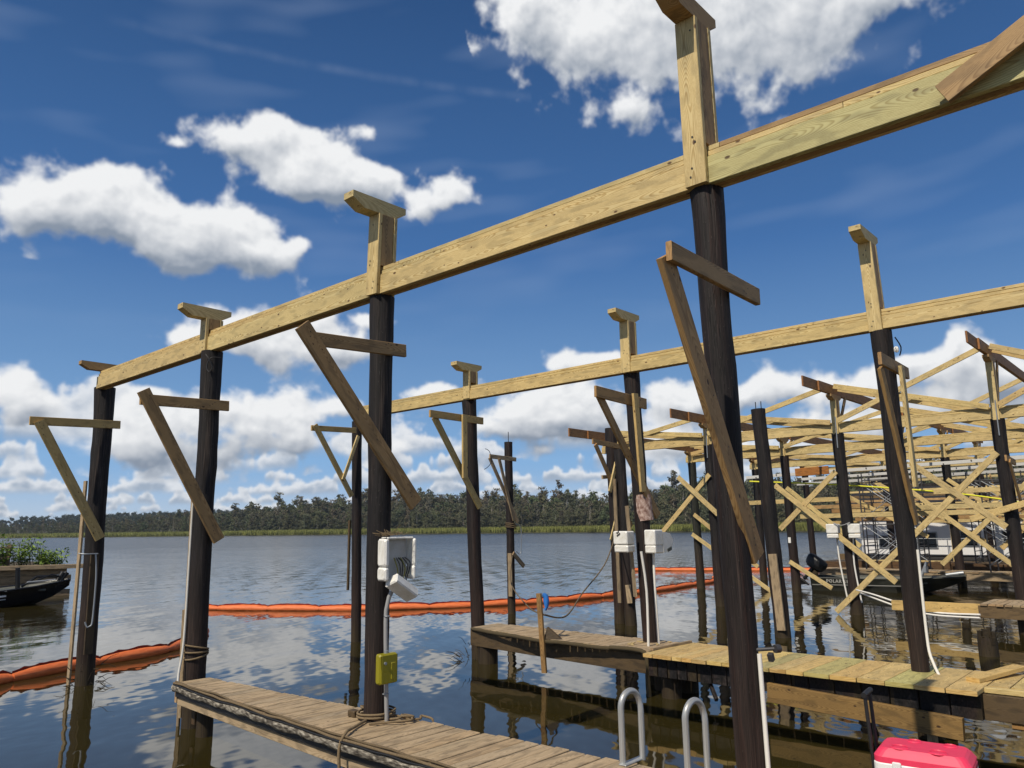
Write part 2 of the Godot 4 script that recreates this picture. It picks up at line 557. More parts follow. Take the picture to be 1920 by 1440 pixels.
func make_sky() -> PanoramaSkyMaterial:
	cloud_n.seed = 77; cloud_n.frequency = 0.035; cloud_n.fractal_octaves = 6; cloud_n.fractal_gain = 0.56; cloud_n.noise_type = FastNoiseLite.TYPE_SIMPLEX_SMOOTH
	cloud_w.seed = 5; cloud_w.frequency = 0.06; cloud_w.fractal_octaves = 3
	# bearing, height, half width, half height, in degrees
	add_puffs([-39.8,35.6,3.2,2.4, -35.2,34.6,4.2,3.3, -30.1,35.4,4.2,4.2, -24.4,34.4,4.8,4.0, -19.5,33.0,4.8,3.6, -14.4,33.9,4.2,2.4, -27.0,40.0,8.0,3.0, -19.0,38.0,7.0,3.0, -39.9,36.8,2.4,1.7, -32.3,30.0,1.4,0.8])
	add_puffs([-63.6,27.0,2.4,1.3, -60.2,28.2,2.1,1.2, -58.5,26.5,3.2,1.8, -55.2,25.3,2.9,1.8, -53.3,28.4,1.1,0.7, -58.4,24.3,2.2,1.4, -52.8,25.1,2.2,1.5, -47.4,24.4,2.1,1.3, -49.4,23.1,1.5,1.1, -67.2,26.0,0.8,0.4])
	add_puffs([-75.9,20.3,2.6,1.6, -73.2,21.3,2.7,1.9, -70.7,22.6,2.2,1.7, -69.8,20.4,4.8,1.9, -65.7,20.5,3.4,2.1, -62.8,20.3,3.0,1.9, -60.1,19.2,1.9,1.1, -66.6,18.6,2.6,1.2, -58.2,20.3,0.9,0.9])
	add_puffs([-65.6,13.3,1.4,0.7, -61.4,14.4,2.6,1.5, -58.0,15.4,2.2,1.1, -59.4,12.6,3.7,1.3, -54.9,13.2,2.7,1.5, -53.0,15.3,1.2,0.6, -75.6,9.0,2.1,1.1, -74.7,7.9,1.6,0.9, -75.7,6.9,1.2,0.6])
	add_puffs([-67.2,7.4,3.8,1.7, -68.7,5.6,3.0,1.2, -62.8,8.0,3.2,1.6, -59.2,7.7,3.7,2.0, -57.7,6.2,2.2,1.1, -63.4,5.7,3.9,1.4, -67.7,9.2,1.4,0.6, -54.8,9.0,1.5,0.7])
	add_puffs([-50.0,5.9,2.3,1.1, -48.9,9.6,2.4,0.8, -47.3,10.2,2.0,0.7, -40.4,9.6,2.4,1.2, -37.2,9.7,2.4,1.7, -36.1,8.3,2.0,1.6, -40.5,7.6,3.6,1.4, -43.3,7.8,2.4,1.1, -38.5,7.4,3.2,1.0, -37.6,12.1,2.2,0.8, -35.1,12.4,1.6,0.6])
	add_puffs([-39.7,5.7,1.0,0.5, -34.6,5.3,0.5,0.2, -31.3,9.5,3.1,1.6, -28.6,8.6,3.1,1.5, -24.8,9.2,2.6,1.1, -22.3,9.8,2.2,1.1, -19.2,8.8,2.1,1.1, -16.4,9.5,2.4,1.2, -14.4,10.2,1.7,0.8, -12.4,10.6,2.6,1.1, -10.4,10.0,2.2,1.1, -8.4,9.1,2.1,1.2])
	add_puffs([-12.1,8.2,3.9,1.3, -18.0,6.5,5.2,1.2, -11.3,11.5,0.7,1.0, -27.0,5.1,4.5,1.1, -30.7,6.0,2.7,1.0])
	# beyond what the photograph shows the same kind of sky goes on
	var r := RandomNumberGenerator.new()
	r.seed = 4
	for k in 90:
		var a := r.randf_range(12.0, 262.0)
		var e := r.randf_range(7.0, 46.0)
		for j in 4:
			puffs.append([a + r.randf_range(-4.0, 4.0), e + r.randf_range(-0.8, 1.6), r.randf_range(1.4, 4.2), r.randf_range(0.9, 2.3)])
	for p in puffs:
		for i in range(int(floorf((p[0] - 2.3 * p[2]) / 3.0)), int(floorf((p[0] + 2.3 * p[2]) / 3.0)) + 1):
			for j in range(int(floorf((p[1] - 2.3 * p[3]) / 3.0)), int(floorf((p[1] + 2.3 * p[3]) / 3.0)) + 1):
				var key := i * 64 + j
				if not buckets.has(key): buckets[key] = []
				buckets[key].append(p)
	var W := 4096
	var H := 2048
	var step := 8
	var lw := W / step
	var lh := H / step
	var small := PackedFloat32Array()
	small.resize(lw * lh * 3)
	for y in lh:
		var el := 90.0 - 180.0 * (y + 0.5) / lh
		for x in lw:
			var az := 360.0 * (x + 0.5) / lw
			var c := Vector3(0.10, 0.12, 0.13)
			if el > -1.0: c = sky_at(az if az < 270.0 else az - 360.0, el)
			var o := (y * lw + x) * 3
			small[o] = c.x; small[o + 1] = c.y; small[o + 2] = c.z
	var big := Image.create_from_data(lw, lh, false, Image.FORMAT_RGBF, small.to_byte_array())
	big.resize(W, H, Image.INTERPOLATE_CUBIC)
	# the part that needs every pixel
	var x0 := int((360.0 - 84.0) / 360.0 * W)
	var x1 := W
	var y0 := int((90.0 - 41.0) / 180.0 * H)
	var y1 := H / 2
	var fine := PackedFloat32Array()
	fine.resize((x1 - x0) * (y1 - y0) * 3)
	var o2 := 0
	for y in range(y0, y1):
		var el := 90.0 - 180.0 * (y + 0.5) / H
		for x in range(x0, x1):
			var c := sky_at(-360.0 + 360.0 * (x + 0.5) / W, el)
			fine[o2] = c.x; fine[o2 + 1] = c.y; fine[o2 + 2] = c.z
			o2 += 3
	var patch := Image.create_from_data(x1 - x0, y1 - y0, false, Image.FORMAT_RGBF, fine.to_byte_array())
	big.blit_rect(patch, Rect2i(0, 0, x1 - x0, y1 - y0), Vector2i(x0, y0))
	var m := PanoramaSkyMaterial.new()
	m.panorama = ImageTexture.create_from_image(big)
	return m


# ---------------------------------------------------------------- _ready
func _ready() -> void:
	rng.seed = 20240
	nz.seed = 3; nz.frequency = 0.35; nz.fractal_octaves = 3
	nf.seed = 8; nf.frequency = 0.05; nf.fractal_octaves = 4
	# camera
	var cam := Camera3D.new()
	cam.name = "camera"
	cam.fov = 53.13
	cam.near = 0.1
	cam.far = 6000.0
	cam.position = Vector3(5.72, 2.2, 4.5)
	cam.basis = Basis(Vector3.UP, deg_to_rad(42.05)) * Basis(Vector3.RIGHT, deg_to_rad(10.62)) * Basis(Vector3.BACK, deg_to_rad(-0.745))
	add_child(cam)
	cam.current = true
	# sky, exposure
	var we := WorldEnvironment.new()
	we.name = "environment"
	var env := Environment.new()
	env.background_mode = Environment.BG_SKY
	var sky := Sky.new()
	sky.sky_material = make_sky()
	env.sky = sky
	env.tonemap_mode = Environment.TONE_MAPPER_LINEAR
	env.tonemap_exposure = 1.0
	env.sdfgi_enabled = true
	env.ssao_enabled = true
	env.ssil_enabled = true
	env.fog_enabled = true
	env.fog_density = 0.00013
	env.fog_light_color = Color(0.80, 0.87, 0.95)
	we.environment = env
	add_child(we)
	# sun: from the left and a little behind the viewer
	var sun := DirectionalLight3D.new()
	sun.name = "sun"
	sun.light_energy = 1.25
	sun.light_color = Color(1.0, 0.955, 0.88)
	sun.light_angular_distance = 0.53
	sun.shadow_enabled = true
	var to_sun := Vector3(0.04, 1.08, 0.95).normalized()
	sun.basis = Basis.looking_at(-to_sun, Vector3.UP)
	add_child(sun)

	make_materials()
	make_water()
	make_far_shore()
	make_rows()
	make_piers()
	make_frames()
	make_booms()
	make_far_things()
	make_left_bank()
	make_small_things()


# ---------------------------------------------------------------- water and far shore
func ripple_image() -> ImageTexture:
	var N := 1024
	var r := RandomNumberGenerator.new()
	r.seed = 12
	var gx := PackedFloat32Array()
	var gy := PackedFloat32Array()
	gx.resize(N * N)
	gy.resize(N * N)
	var waves := []
	while waves.size() < 60:
		var k := exp(r.randf_range(log(9.0), log(150.0)))
		var an := r.randfn(0.85, 0.9)
		var kx := roundi(k * cos(an))
		var ky := roundi(k * sin(an))
		if kx == 0 and ky == 0: continue
		var kk := sqrt(float(kx * kx + ky * ky))
		waves.append([kx, ky, r.randf() * TAU, 0.9 * pow(kk / 40.0, -0.08)])
	var cx := PackedFloat32Array(); cx.resize(N)
	var sx := PackedFloat32Array(); sx.resize(N)
	for w in waves:
		var kx: float = w[0]
		var ky: float = w[1]
		var kk := sqrt(kx * kx + ky * ky)
		var ax: float = w[3] * kx / kk
		var ay: float = w[3] * ky / kk
		for x in N:
			cx[x] = cos(TAU * kx * x / N + w[2]); sx[x] = sin(TAU * kx * x / N + w[2])
		for y in N:
			var c := cos(TAU * ky * y / N)
			var s := sin(TAU * ky * y / N)
			var o := y * N
			for x in N:
				var d := cx[x] * c - sx[x] * s
				gx[o + x] += ax * d
				gy[o + x] += ay * d
	var data := PackedFloat32Array()
	data.resize(N * N * 3)
	for i in N * N:
		var n := Vector3(-gx[i] * 0.019, -gy[i] * 0.019, 1.0).normalized()
		data[i * 3] = n.x * 0.5 + 0.5
		data[i * 3 + 1] = n.y * 0.5 + 0.5
		data[i * 3 + 2] = n.z * 0.5 + 0.5
	return ImageTexture.create_from_image(Image.create_from_data(N, N, false, Image.FORMAT_RGBF, data.to_byte_array()))


func make_water() -> void:
	# sheltered and calm between the pilings, ever more rippled out on the open river: one mesh, the same water in bands of rising ripple
	var tex := ripple_image()
	var bands := 12
	var mats := []
	var mbs := []
	for k in bands:
		var m := StandardMaterial3D.new()
		m.resource_name = "river_water"
		m.albedo_color = lin(0.030, 0.024, 0.007)
		m.roughness = 0.03 + 0.022 * k
		m.metallic_specular = 0.42
		m.normal_enabled = true
		m.normal_texture = tex
		m.normal_scale = 0.07 * pow(1.31, k)
		mats.append(m)
		mbs.append(MB.new())
	var xs := PackedFloat32Array()
	var zs := PackedFloat32Array()
	for k in 181:
		var t := (k - 90) / 90.0
		xs.append(signf(t) * (absf(t) * 45.0 + pow(absf(t), 5.0) * 2600.0))
		zs.append(-12.0 + signf(t) * (absf(t) * 45.0 + pow(absf(t), 5.0) * 2600.0))
	var N := []
	for z in zs:
		var nrow := PackedVector3Array()
		for x in xs:
			var k := 0.011 + 0.010 * sm(12.0, 60.0, Vector2(x - 1.0, z + 3.0).length())
			var gx := nf.get_noise_2d(x * 5.0, z * 5.0)
			var gz := nf.get_noise_2d(x * 5.0 + 500.0, z * 5.0)
			nrow.append(Vector3(gx * k, 1.0, gz * k).normalized())
		N.append(nrow)
	var s := 1.0 / 23.0
	for j in zs.size() - 1:
		for i in xs.size() - 1:
			var a := Vector3(xs[i], 0, zs[j])
			var b := Vector3(xs[i + 1], 0, zs[j])
			var c := Vector3(xs[i + 1], 0, zs[j + 1])
			var d := Vector3(xs[i], 0, zs[j + 1])
			var far := Vector2(a.x - 1.0, a.z + 3.0).length() * (1.0 + 0.25 * nf.get_noise_2d(a.x * 2.0, a.z * 2.0)) + rng.randf_range(-1.0, 1.0)
			var band := clampi(int((log(maxf(far, 9.0)) - log(9.0)) / 0.23), 0, bands - 1)
			var mb: MB = mbs[band]
			mb.tri(a, b, c, N[j][i], N[j][i + 1], N[j + 1][i + 1], Vector2(a.x, a.z) * s, Vector2(b.x, b.z) * s, Vector2(c.x, c.z) * s, Color.WHITE)
			mb.tri(a, c, d, N[j][i], N[j + 1][i + 1], N[j + 1][i], Vector2(a.x, a.z) * s, Vector2(c.x, c.z) * s, Vector2(d.x, d.z) * s, Color.WHITE)
	var am := ArrayMesh.new()
	for k in bands:
		am.add_surface_from_arrays(Mesh.PRIMITIVE_TRIANGLES, (mbs[k] as MB).arrays())
		am.surface_set_material(k, mats[k])
	var o := MeshInstance3D.new()
	o.mesh = am
	o.name = numbered("water")
	add_child(o)
	tag(o, "murky brown river water with small ripples reflecting the sky", "water", "", "structure")


func shore(t: float) -> Vector2:
	# the far bank, from upstream to behind the slips, in (along rows, across rows)
	var pts := [Vector2(-900, 10), Vector2(-720, 60), Vector2(-536, 137), Vector2(-375, 195), Vector2(-300, 218), Vector2(-216, 246), Vector2(-145, 243), Vector2(-98, 228), Vector2(-57, 222), Vector2(-2, 220), Vector2(90, 235), Vector2(240, 240)]
	var f := clampf(t, 0.0, 0.9999) * (pts.size() - 1)
	var i := int(f)
	return (pts[i] as Vector2).lerp(pts[i + 1], f - i)


# a broadleaf tree: tapered trunk, limbs and a ragged crown of many leaf clumps
func tree_parts(sd: int, h: float, spread: float, leaves: int, leaf: float, low: float) -> Array:
	var r := RandomNumberGenerator.new()
	r.seed = sd
	var wood := MB.new()
	var crown := MB.new()
	var lean := Vector3(r.randf_range(-0.06, 0.06), 0, r.randf_range(-0.06, 0.06)) * h
	wood.tube(PackedVector3Array([Vector3(0, -0.5, 0), lean * 0.2 + Vector3(0, h * 0.3, 0), lean * 0.6 + Vector3(0, h * 0.65, 0), lean + Vector3(0, h * 0.93, 0)]), PackedFloat32Array([h * 0.018, h * 0.014, h * 0.009, h * 0.003]), 6, Color.WHITE)
	var tips := []
	for k in 11:
		var y := h * r.randf_range(low, 0.86)
		var an := r.randf() * TAU
		var s := spread * (1.1 - y / h) * r.randf_range(0.7, 1.25) + spread * 0.25
		var p0 := lean * (y / h) + Vector3(0, y, 0)
		var p2 := p0 + Vector3(cos(an) * s, h * r.randf_range(0.06, 0.2), sin(an) * s)
		wood.tube(PackedVector3Array([p0, p0.lerp(p2, 0.5) + Vector3(0, -h * 0.01, 0), p2]), PackedFloat32Array([h * 0.006, h * 0.004, h * 0.0012]), 5, Color.WHITE)
		tips.append([p2, r.randf_range(0.5, 1.0)])
		tips.append([p0.lerp(p2, 0.6), r.randf_range(0.4, 0.8)])
	tips.append([lean + Vector3(0, h * 0.95, 0), 0.7])
	tips.append([lean + Vector3(0, h * 0.85, 0), 0.9])
	for k in leaves:
		var t = tips[r.randi() % tips.size()]
		var rad: float = spread * 0.42 * t[1]
		var d := Vector3(r.randfn(), r.randfn() * 0.7, r.randfn()) * rad * 0.55
		var at: Vector3 = t[0] + d
		var x := Vector3(r.randfn(), r.randfn(), r.randfn()).normalized()
		var y := x.cross(Vector3(r.randfn(), r.randfn(), r.randfn())).normalized()
		var s := leaf * r.randf_range(0.6, 1.4)
		var nn := x.cross(y)
		if nn.y < 0.0: nn = -nn
		var kk := r.randf_range(0.75, 1.25)
		var col := Color(kk * r.randf_range(0.9, 1.15), kk, kk * 0.9)
		crown.tri(at - x * s, at + x * s * 0.8 + y * s * 0.3, at + y * s, nn, nn, nn, Vector2.ZERO, Vector2.ZERO, Vector2.ZERO, col)
		crown.tri(at - x * s * 0.6, at + y * s * 0.4 + x * s * 0.7, at - y * s * 0.9, nn, nn, nn, Vector2.ZERO, Vector2.ZERO, Vector2.ZERO, col)
	return [wood, crown]


func many(called: String, mesh: Mesh, where: Array, cols: Array, label: String, category: String) -> void:
	var mm := MultiMesh.new()
	mm.transform_format = MultiMesh.TRANSFORM_3D
	mm.use_colors = true
	mm.mesh = mesh
	mm.instance_count = where.size()
	for i in where.size():
		mm.set_instance_transform(i, where[i])
		mm.set_instance_color(i, cols[i])
	var o := MultiMeshInstance3D.new()
	o.multimesh = mm
	o.name = numbered(called)
	add_child(o)
	tag(o, label, category, "", "stuff")


func one_mesh(wood: MB, wm: Material, crown: MB, cm: Material) -> ArrayMesh:
	var am := wood.mesh()
	var arr := crown.mesh().surface_get_arrays(0)
	am.add_surface_from_arrays(Mesh.PRIMITIVE_TRIANGLES, arr)
	am.surface_set_material(0, wm)
	am.surface_set_material(1, cm)
	return am


func make_far_shore() -> void:
	# low bank under the reeds and the wood
	var land := MB.new()
	var n := 90
	var prev := []
	for i in n + 1:
		var t := float(i) / n
		var s := shore(t)
		var s2 := shore(minf(t + 0.01, 1.0)) - shore(maxf(t - 0.01, 0.0))
		var back := Vector2(-s2.y, s2.x).normalized()
		if back.y < 0.0: back = -back
		var jag := nf.get_noise_2d(t * 900.0, 3.0) * 3.0
		var row := []
		for k in [[-2.0, -0.4], [0.0, 0.35], [14.0, 0.7], [40.0, 2.0], [130.0, 5.0], [420.0, 9.0], [1500.0, 12.0]]:
			var p: Vector2 = s + back * (k[0] + jag)
			row.append(q(p.x, p.y, k[1]))
		if i > 0:
			for k in row.size() - 1:
				land.flat(prev[k], row[k], row[k + 1], prev[k + 1], Vector3.UP, Color.WHITE, 0.1)
		prev = row
	var lm := mat("bank_earth", lin(0.05, 0.05, 0.022), 0.95)
	tag(put("far_bank", land, lm), "low marshy far bank across the river", "bank", "", "structure")
	# wooded hill behind the upstream bank
	var hill := MB.new()
	var rows := []
	for j in 15:
		var row := PackedVector3Array()
		for i in 41:
			var a := Vector2(-1150.0 + 900.0 * i / 40.0, 120.0 + 190.0 * i / 40.0)
			var p := a + Vector2(-0.2, 0.97) * (60.0 + 34.0 * j)
			var prof := sin(clampf(j / 9.0, 0.0, 1.0) * PI * 0.5)
			var h := 16.0 * prof * (1.0 - sm(0.3, 1.0, i / 40.0) * 0.8) * (1.0 + 0.18 * nf.get_noise_2d(i * 9.0, j * 4.0))
			row.append(q(p.x, p.y, h - 1.0))
		rows.append(row)
	for j in 14:
		for i in 40:
			hill.flat(rows[j][i], rows[j][i + 1], rows[j + 1][i + 1], rows[j + 1][i], Vector3.UP, Color.WHITE, 0.05)
	tag(put("wooded_hill", hill, M["bank_earth"]), "low wooded hill rising behind the upstream bank", "hill", "", "structure")

	# tree kinds
	var kinds := []
	var leaf := ["leaf_olive", "leaf_green", "leaf_brown", "leaf_olive", "leaf_dark", "leaf_brown"]
	for k in 6:
		var h := [14.0, 12.0, 13.0, 10.0, 15.0, 12.5][k] as float
		var tp := tree_parts(100 + k, h, [2.9, 2.9, 2.1, 3.0, 4.0, 1.8][k], [1500, 1600, 700, 1400, 1300, 420][k], [0.30, 0.30, 0.27, 0.28, 0.42, 0.26][k], [0.3, 0.22, 0.3, 0.12, 0.2, 0.35][k])
		kinds.append(one_mesh(tp[0], M["pale_bark"] if k in [2, 5, 0] else M["bark"], tp[1], M[leaf[k]]))
	var r := RandomNumberGenerator.new()
	r.seed = 55
	var where := [[], [], [], [], [], []]
	var cols := [[], [], [], [], [], []]
	for i in 5200:
		var t := r.randf()
		var s := shore(t)
		var s2 := shore(minf(t + 0.01, 1.0)) - shore(maxf(t - 0.01, 0.0))
		var back := Vector2(-s2.y, s2.x).normalized()
		if back.y < 0.0: back = -back
		var off := 15.0 + pow(r.randf(), 1.7) * 85.0
		var p := s + back * off
		var k: int = [0, 1, 2, 3, 0, 5, 2, 1][r.randi() % 8]
		if off < 24.0 and r.randf() < 0.6: k = 3
		var sc := r.randf_range(0.8, 1.18) * (0.64 + 0.46 * sm(15.0, 70.0, off)) * (1.0 + 0.45 * nf.get_noise_1d(t * 1500.0)) * (1.12 if k == 5 or k == 2 else 1.0) * lerpf(0.42, 1.0, sm(0.17, 0.275, t))
		where[k].append(Transform3D(Basis(Vector3.UP, r.randf() * TAU).scaled(Vector3(sc, sc * r.randf_range(0.85, 1.2), sc)), q(p.x, p.y, 0.4 + off * 0.03)))
		var b := r.randf_range(0.7, 1.35)
		cols[k].append(Color(b * r.randf_range(0.92, 1.1), b, b * r.randf_range(0.85, 1.1)))
	for i in 900:
		var a := r.randf()
		var j := r.randf()
		var p := Vector2(-1150.0 + 900.0 * a, 120.0 + 190.0 * a) + Vector2(-0.2, 0.97) * (60.0 + 34.0 * 9.4 * j)
		var prof := sin(clampf(j * 9.4 / 9.0, 0.0, 1.0) * PI * 0.5)
		var h := 16.0 * prof * (1.0 - sm(0.3, 1.0, a) * 0.8)
		var sc := r.randf_range(0.75, 1.1)
		where[4].append(Transform3D(Basis(Vector3.UP, r.randf() * TAU).scaled(Vector3.ONE * sc), q(p.x, p.y, h - 1.5)))
		var b := r.randf_range(0.8, 1.2)
		cols[4].append(Color(b, b, b))
	var lab := ["olive broadleaf trees of the far wood beyond the marsh", "green bushy trees of the far wood beyond the marsh", "thin brownish trees of the far wood beyond the marsh", "low olive scrub at the edge of the far wood", "dark forest covering the hill behind the upstream bank", "half bare grey trees of the far wood beyond the marsh"]
	for k in 6:
		many(["far_wood", "far_wood", "far_wood", "far_scrub", "hill_forest", "far_wood"][k], kinds[k], where[k], cols[k], lab[k], "trees")
	# single trees that stand out against the sky
	var proto: Array = []
	for k in 3:
		var tp := tree_parts(300 + k, 16.0, [3.0, 3.8, 2.4][k], [520, 760, 300][k], 0.42, 0.25)
		var o := thing("skyline_tree", "", "tree", Vector3.ZERO, "trees rising above the far wood")
		put("trunk", tp[0], M["pale_bark"], o)
		put("crown", tp[1], M[["leaf_olive", "leaf_green", "leaf_brown"][k]], o)
		proto.append(o)
	var lb := ["tall olive tree rising above the far wood", "broad green tree rising above the far wood", "thin sparse brownish tree rising above the far wood"]
	var first := [true, true, true]
	for i in 34:
		var t := 0.235 + 0.565 * (i + r.randf_range(-0.3, 0.3)) / 33.0
		var s := shore(t)
		var s2 := shore(minf(t + 0.01, 1.0)) - shore(maxf(t - 0.01, 0.0))
		var back := Vector2(-s2.y, s2.x).normalized()
		if back.y < 0.0: back = -back
		var p := s + back * r.randf_range(26.0, 50.0)
		var k := r.randi() % 3
		var sc := r.randf_range(0.8, 1.04)
		if first[k]:
			first[k] = false
			proto[k].transform = Transform3D(Basis().scaled(Vector3.ONE * sc), q(p.x, p.y, 1.2))
			proto[k].set_meta("label", lb[k])
		else:
			copy(proto[k], lb[k], q(p.x, p.y, 1.2), r.randf() * TAU, sc, "trees rising above the far wood")
	# reeds
	var tuft := MB.new()
	for k in 26:
		var an := r.randf() * TAU
		var d := Vector3(cos(an), 0, sin(an))
		var base := Vector3(r.randf_range(-0.8, 0.8), -0.1, r.randf_range(-0.8, 0.8))
		var h := r.randf_range(1.3, 2.4)
		var nn := (d.cross(Vector3.UP) + Vector3(0, 0.8, 0)).normalized()
		var kk := r.randf_range(0.75, 1.2)
		tuft.tri(base - d * 0.07, base + d * 0.07, base + Vector3(r.randf_range(-0.3, 0.3), h, r.randf_range(-0.3, 0.3)), nn, nn, nn, Vector2.ZERO, Vector2.ZERO, Vector2.ZERO, Color(kk, kk, kk))
	var tm := tuft.mesh()
	tm.surface_set_material(0, M["reed"])
	var w2 := []
	var c2 := []
	for i in 16000:
		var t := 0.1 + 0.75 * r.randf()
		var s := shore(t)
		var s2 := shore(minf(t + 0.01, 1.0)) - shore(maxf(t - 0.01, 0.0))
		var back := Vector2(-s2.y, s2.x).normalized()
		if back.y < 0.0: back = -back
		var off := r.randf_range(0.0, 16.0)
		var p := s + back * (off + nf.get_noise_2d(t * 900.0, 3.0) * 3.0)
		var sc := r.randf_range(0.7, 1.25)
		w2.append(Transform3D(Basis(Vector3.UP, r.randf() * TAU).scaled(Vector3(1.2, sc, 1.2)), q(p.x, p.y, 0.4 + 0.02 * off)))
		var b := 0.85 + 0.3 * nf.get_noise_2d(p.x * 2.0, p.y * 2.0) + r.randf_range(-0.12, 0.12)
		c2.append(Color(b * 1.05, b, b * 0.8))
	many("marsh_grass", tm, w2, c2, "yellow green marsh grass along the far waterline", "grass")


# ---------------------------------------------------------------- pilings, beams and brackets
func piling(label: String, bu: float, bv: float, tu: float, tv: float, h: float, r0: float, r1: float, m: String, group := "") -> Node3D:
	var o := thing("dock_piling", label, "piling", q(bu, bv, 0.0), group)
	var mb := MB.new()
	var pts := PackedVector3Array()
	var rad := PackedFloat32Array()
	var a := q(bu, bv, 0.0)
	var b := q(tu, tv, h)
	var n := 26
	for i in n + 1:
		var y := -0.9 + (h + 0.9) * i / n
		var t := y / h
		var p := a.lerp(b, t)
		p.x += 0.012 * nz.get_noise_2d(y * 2.0, bu * 7.0)
		p.z += 0.012 * nz.get_noise_2d(y * 2.0 + 60.0, bv * 7.0 + bu)
		pts.append(p)
		rad.append(lerpf(r0, r1, t) * (1.0 + 0.09 * sm(0.82, 1.0, t)) * (1.0 + 0.035 * nz.get_noise_2d(y * 3.0, bu * 5.0 + bv)))
	mb.tube(pts, rad, 20, Color.WHITE, nz, 0.07, 1.0 / 6.0)
	put("shaft", mb, M[m], o)
	return o


# end profile with sloping cuts: the block that carries the rafters, lying across the rows on top of an upright
func cap_block(o: Node3D, u: float, v0: float, v1: float, y: float, w: float, h: float, m: String) -> void:
	var mb := MB.new()
	var cut := (v1 - v0) * 0.21
	var r0 := PackedVector3Array()
	var r1 := PackedVector3Array()
	for p in [[v0, y + h], [v1, y + h], [v1, y + h * 0.55], [v1 - cut, y], [v0 + cut, y], [v0, y + h * 0.55]]:
		r0.append(q(u - w * 0.5, p[0], p[1]))
		r1.append(q(u + w * 0.5, p[0], p[1]))
	mb.prism(r0, r1, tint(0.08))
	put("cap_block", mb, M[m], o)


func nails(o: Node3D, spots: Array, out: Vector3, r := 0.006) -> void:
	var mb := MB.new()
	var s := out.cross(Vector3.UP if absf(out.y) < 0.9 else Vector3.RIGHT).normalized()
	var t := s.cross(out)
	for p in spots:
		var c: Vector3 = p + out * 0.003
		for k in 6:
			var a := TAU * k / 6.0
			var b := TAU * (k + 1) / 6.0
			mb.tri(c, c + (s * cos(a) + t * sin(a)) * r, c + (s * cos(b) + t * sin(b)) * r, out, out, out, Vector2.ZERO, Vector2.ZERO, Vector2.ZERO, Color.WHITE)
	var n := put("nail_heads", mb, M["wire"], o)
	n.set_meta("kind", "stuff")


# upright made of two boards and a filler that straddles the beam, with its cap block
func upright(o: Node3D, u: float, v: float, y0: float, y1: float, w: float, lean_u := 0.0, ct := Color.WHITE, cap_m := "pine") -> void:
	var top := u + lean_u
	board("upright_board", o, q(u, v - 0.093, y0), q(top, v - 0.093, y1), Vector3.RIGHT, w, 0.04, M["pine"], ct)
	board("upright_board", o, q(u, v + 0.093, y0), q(top, v + 0.093, y1), Vector3.RIGHT, w, 0.04, M["pine"], tint())
	board("filler_block", o, q(u + lean_u * 0.2, v, y0 + 0.29), q(top, v, y1), Vector3.RIGHT, w - 0.006, 0.138, M["pine_brown"], tint(0.1))
	cap_block(o, top, v - 0.42, v + 0.22, y1, w * 0.9, 0.14, cap_m)
	var sp := []
	for k in 5:
		sp.append(q(u + rng.randf_range(-0.04, 0.04), v - 0.114, y0 + [0.06, 0.12, 0.3, 0.34, y1 - y0 - 0.1][k]))
	nails(o, sp, Vector3(0, 0, 1), 0.0075)


# knee bracket nailed to the downstream face of a piling: level arm and long diagonal
func bracket(o: Node3D, u: float, arm: Array, brace: Array, m: String, brace_out: bool, aw := 0.125, bw := 0.145) -> void:
	var ua := u + (0.02 if brace_out else 0.062)
	var ub := u + (0.062 if brace_out else 0.02)
	board("bracket_arm", o, q(ua, arm[0], arm[1]), q(ua, arm[2], arm[3]), Vector3.UP, aw, 0.039, M[m], tint(0.1))
	board("bracket_brace", o, q(ub, brace[0], brace[1]), q(ub, brace[2], brace[3]), Vector3.UP, bw, 0.039, M[m], tint(0.1))
	var sp := []
	for k in 3:
		sp.append(q(ua + 0.0205, arm[2] - 0.25 + 0.03 * k, arm[3] + rng.randf_range(-0.035, 0.035)))
	nails(o, sp, Vector3.RIGHT)
	sp = []
	for t in [0.04, 0.06, 0.9, 0.93, 0.95, 0.45, 0.62]:
		var w := rng.randf_range(-0.03, 0.03)
		sp.append(q(ub + 0.0205, lerpf(brace[0], brace[2], t) + w, lerpf(brace[1], brace[3], t) + w * 0.5))
	nails(o, sp, Vector3.RIGHT)


func roof_beam(label: String, u0: float, u1: float, v: float, y: float, h: float, cuts: Array, plates: Array, m0: Array) -> Node3D:
	var o := thing("roof_beam", label, "beam", q(u0, v, y))
	var ends: Array = [u0] + cuts + [u1]
	for i in ends.size() - 1:
		board("beam_board", o, q(ends[i] + 0.002, v - 0.047, y + h * 0.5), q(ends[i + 1] - 0.002, v - 0.047, y + h * 0.5), Vector3.UP, h, 0.045, M[m0[i % m0.size()]], tint(0.07), 0.004)
		board("beam_board", o, q(ends[i] + 0.04, v + 0.002, y + h * 0.5 - 0.003), q(ends[i + 1] + 0.03, v + 0.002, y + h * 0.5 - 0.003), Vector3.UP, h, 0.05, M["pine_brown"], tint(0.07), 0.003)
		board("beam_board", o, q(ends[i] + 0.01, v + 0.051, y + h * 0.5 + 0.002), q(ends[i + 1] - 0.006, v + 0.051, y + h * 0.5 + 0.002), Vector3.UP, h, 0.044, M["pine"], tint(0.07), 0.003)
	for k in 2:
		var e: Array = [u0 + 0.02] + plates[k] + [u1]
		for i in e.size() - 1:
			board("top_plate", o, q(e[i] + 0.002, v + 0.006 + 0.004 * k, y + h + 0.025 + 0.045 * k), q(e[i + 1] - 0.002, v + 0.006 + 0.004 * k, y + h + 0.025 + 0.045 * k), Vector3.FORWARD, 0.118 - 0.02 * k, 0.038, M["pine_brown" if k == 1 and i == 4 else "pine"], tint(0.1))
	return o


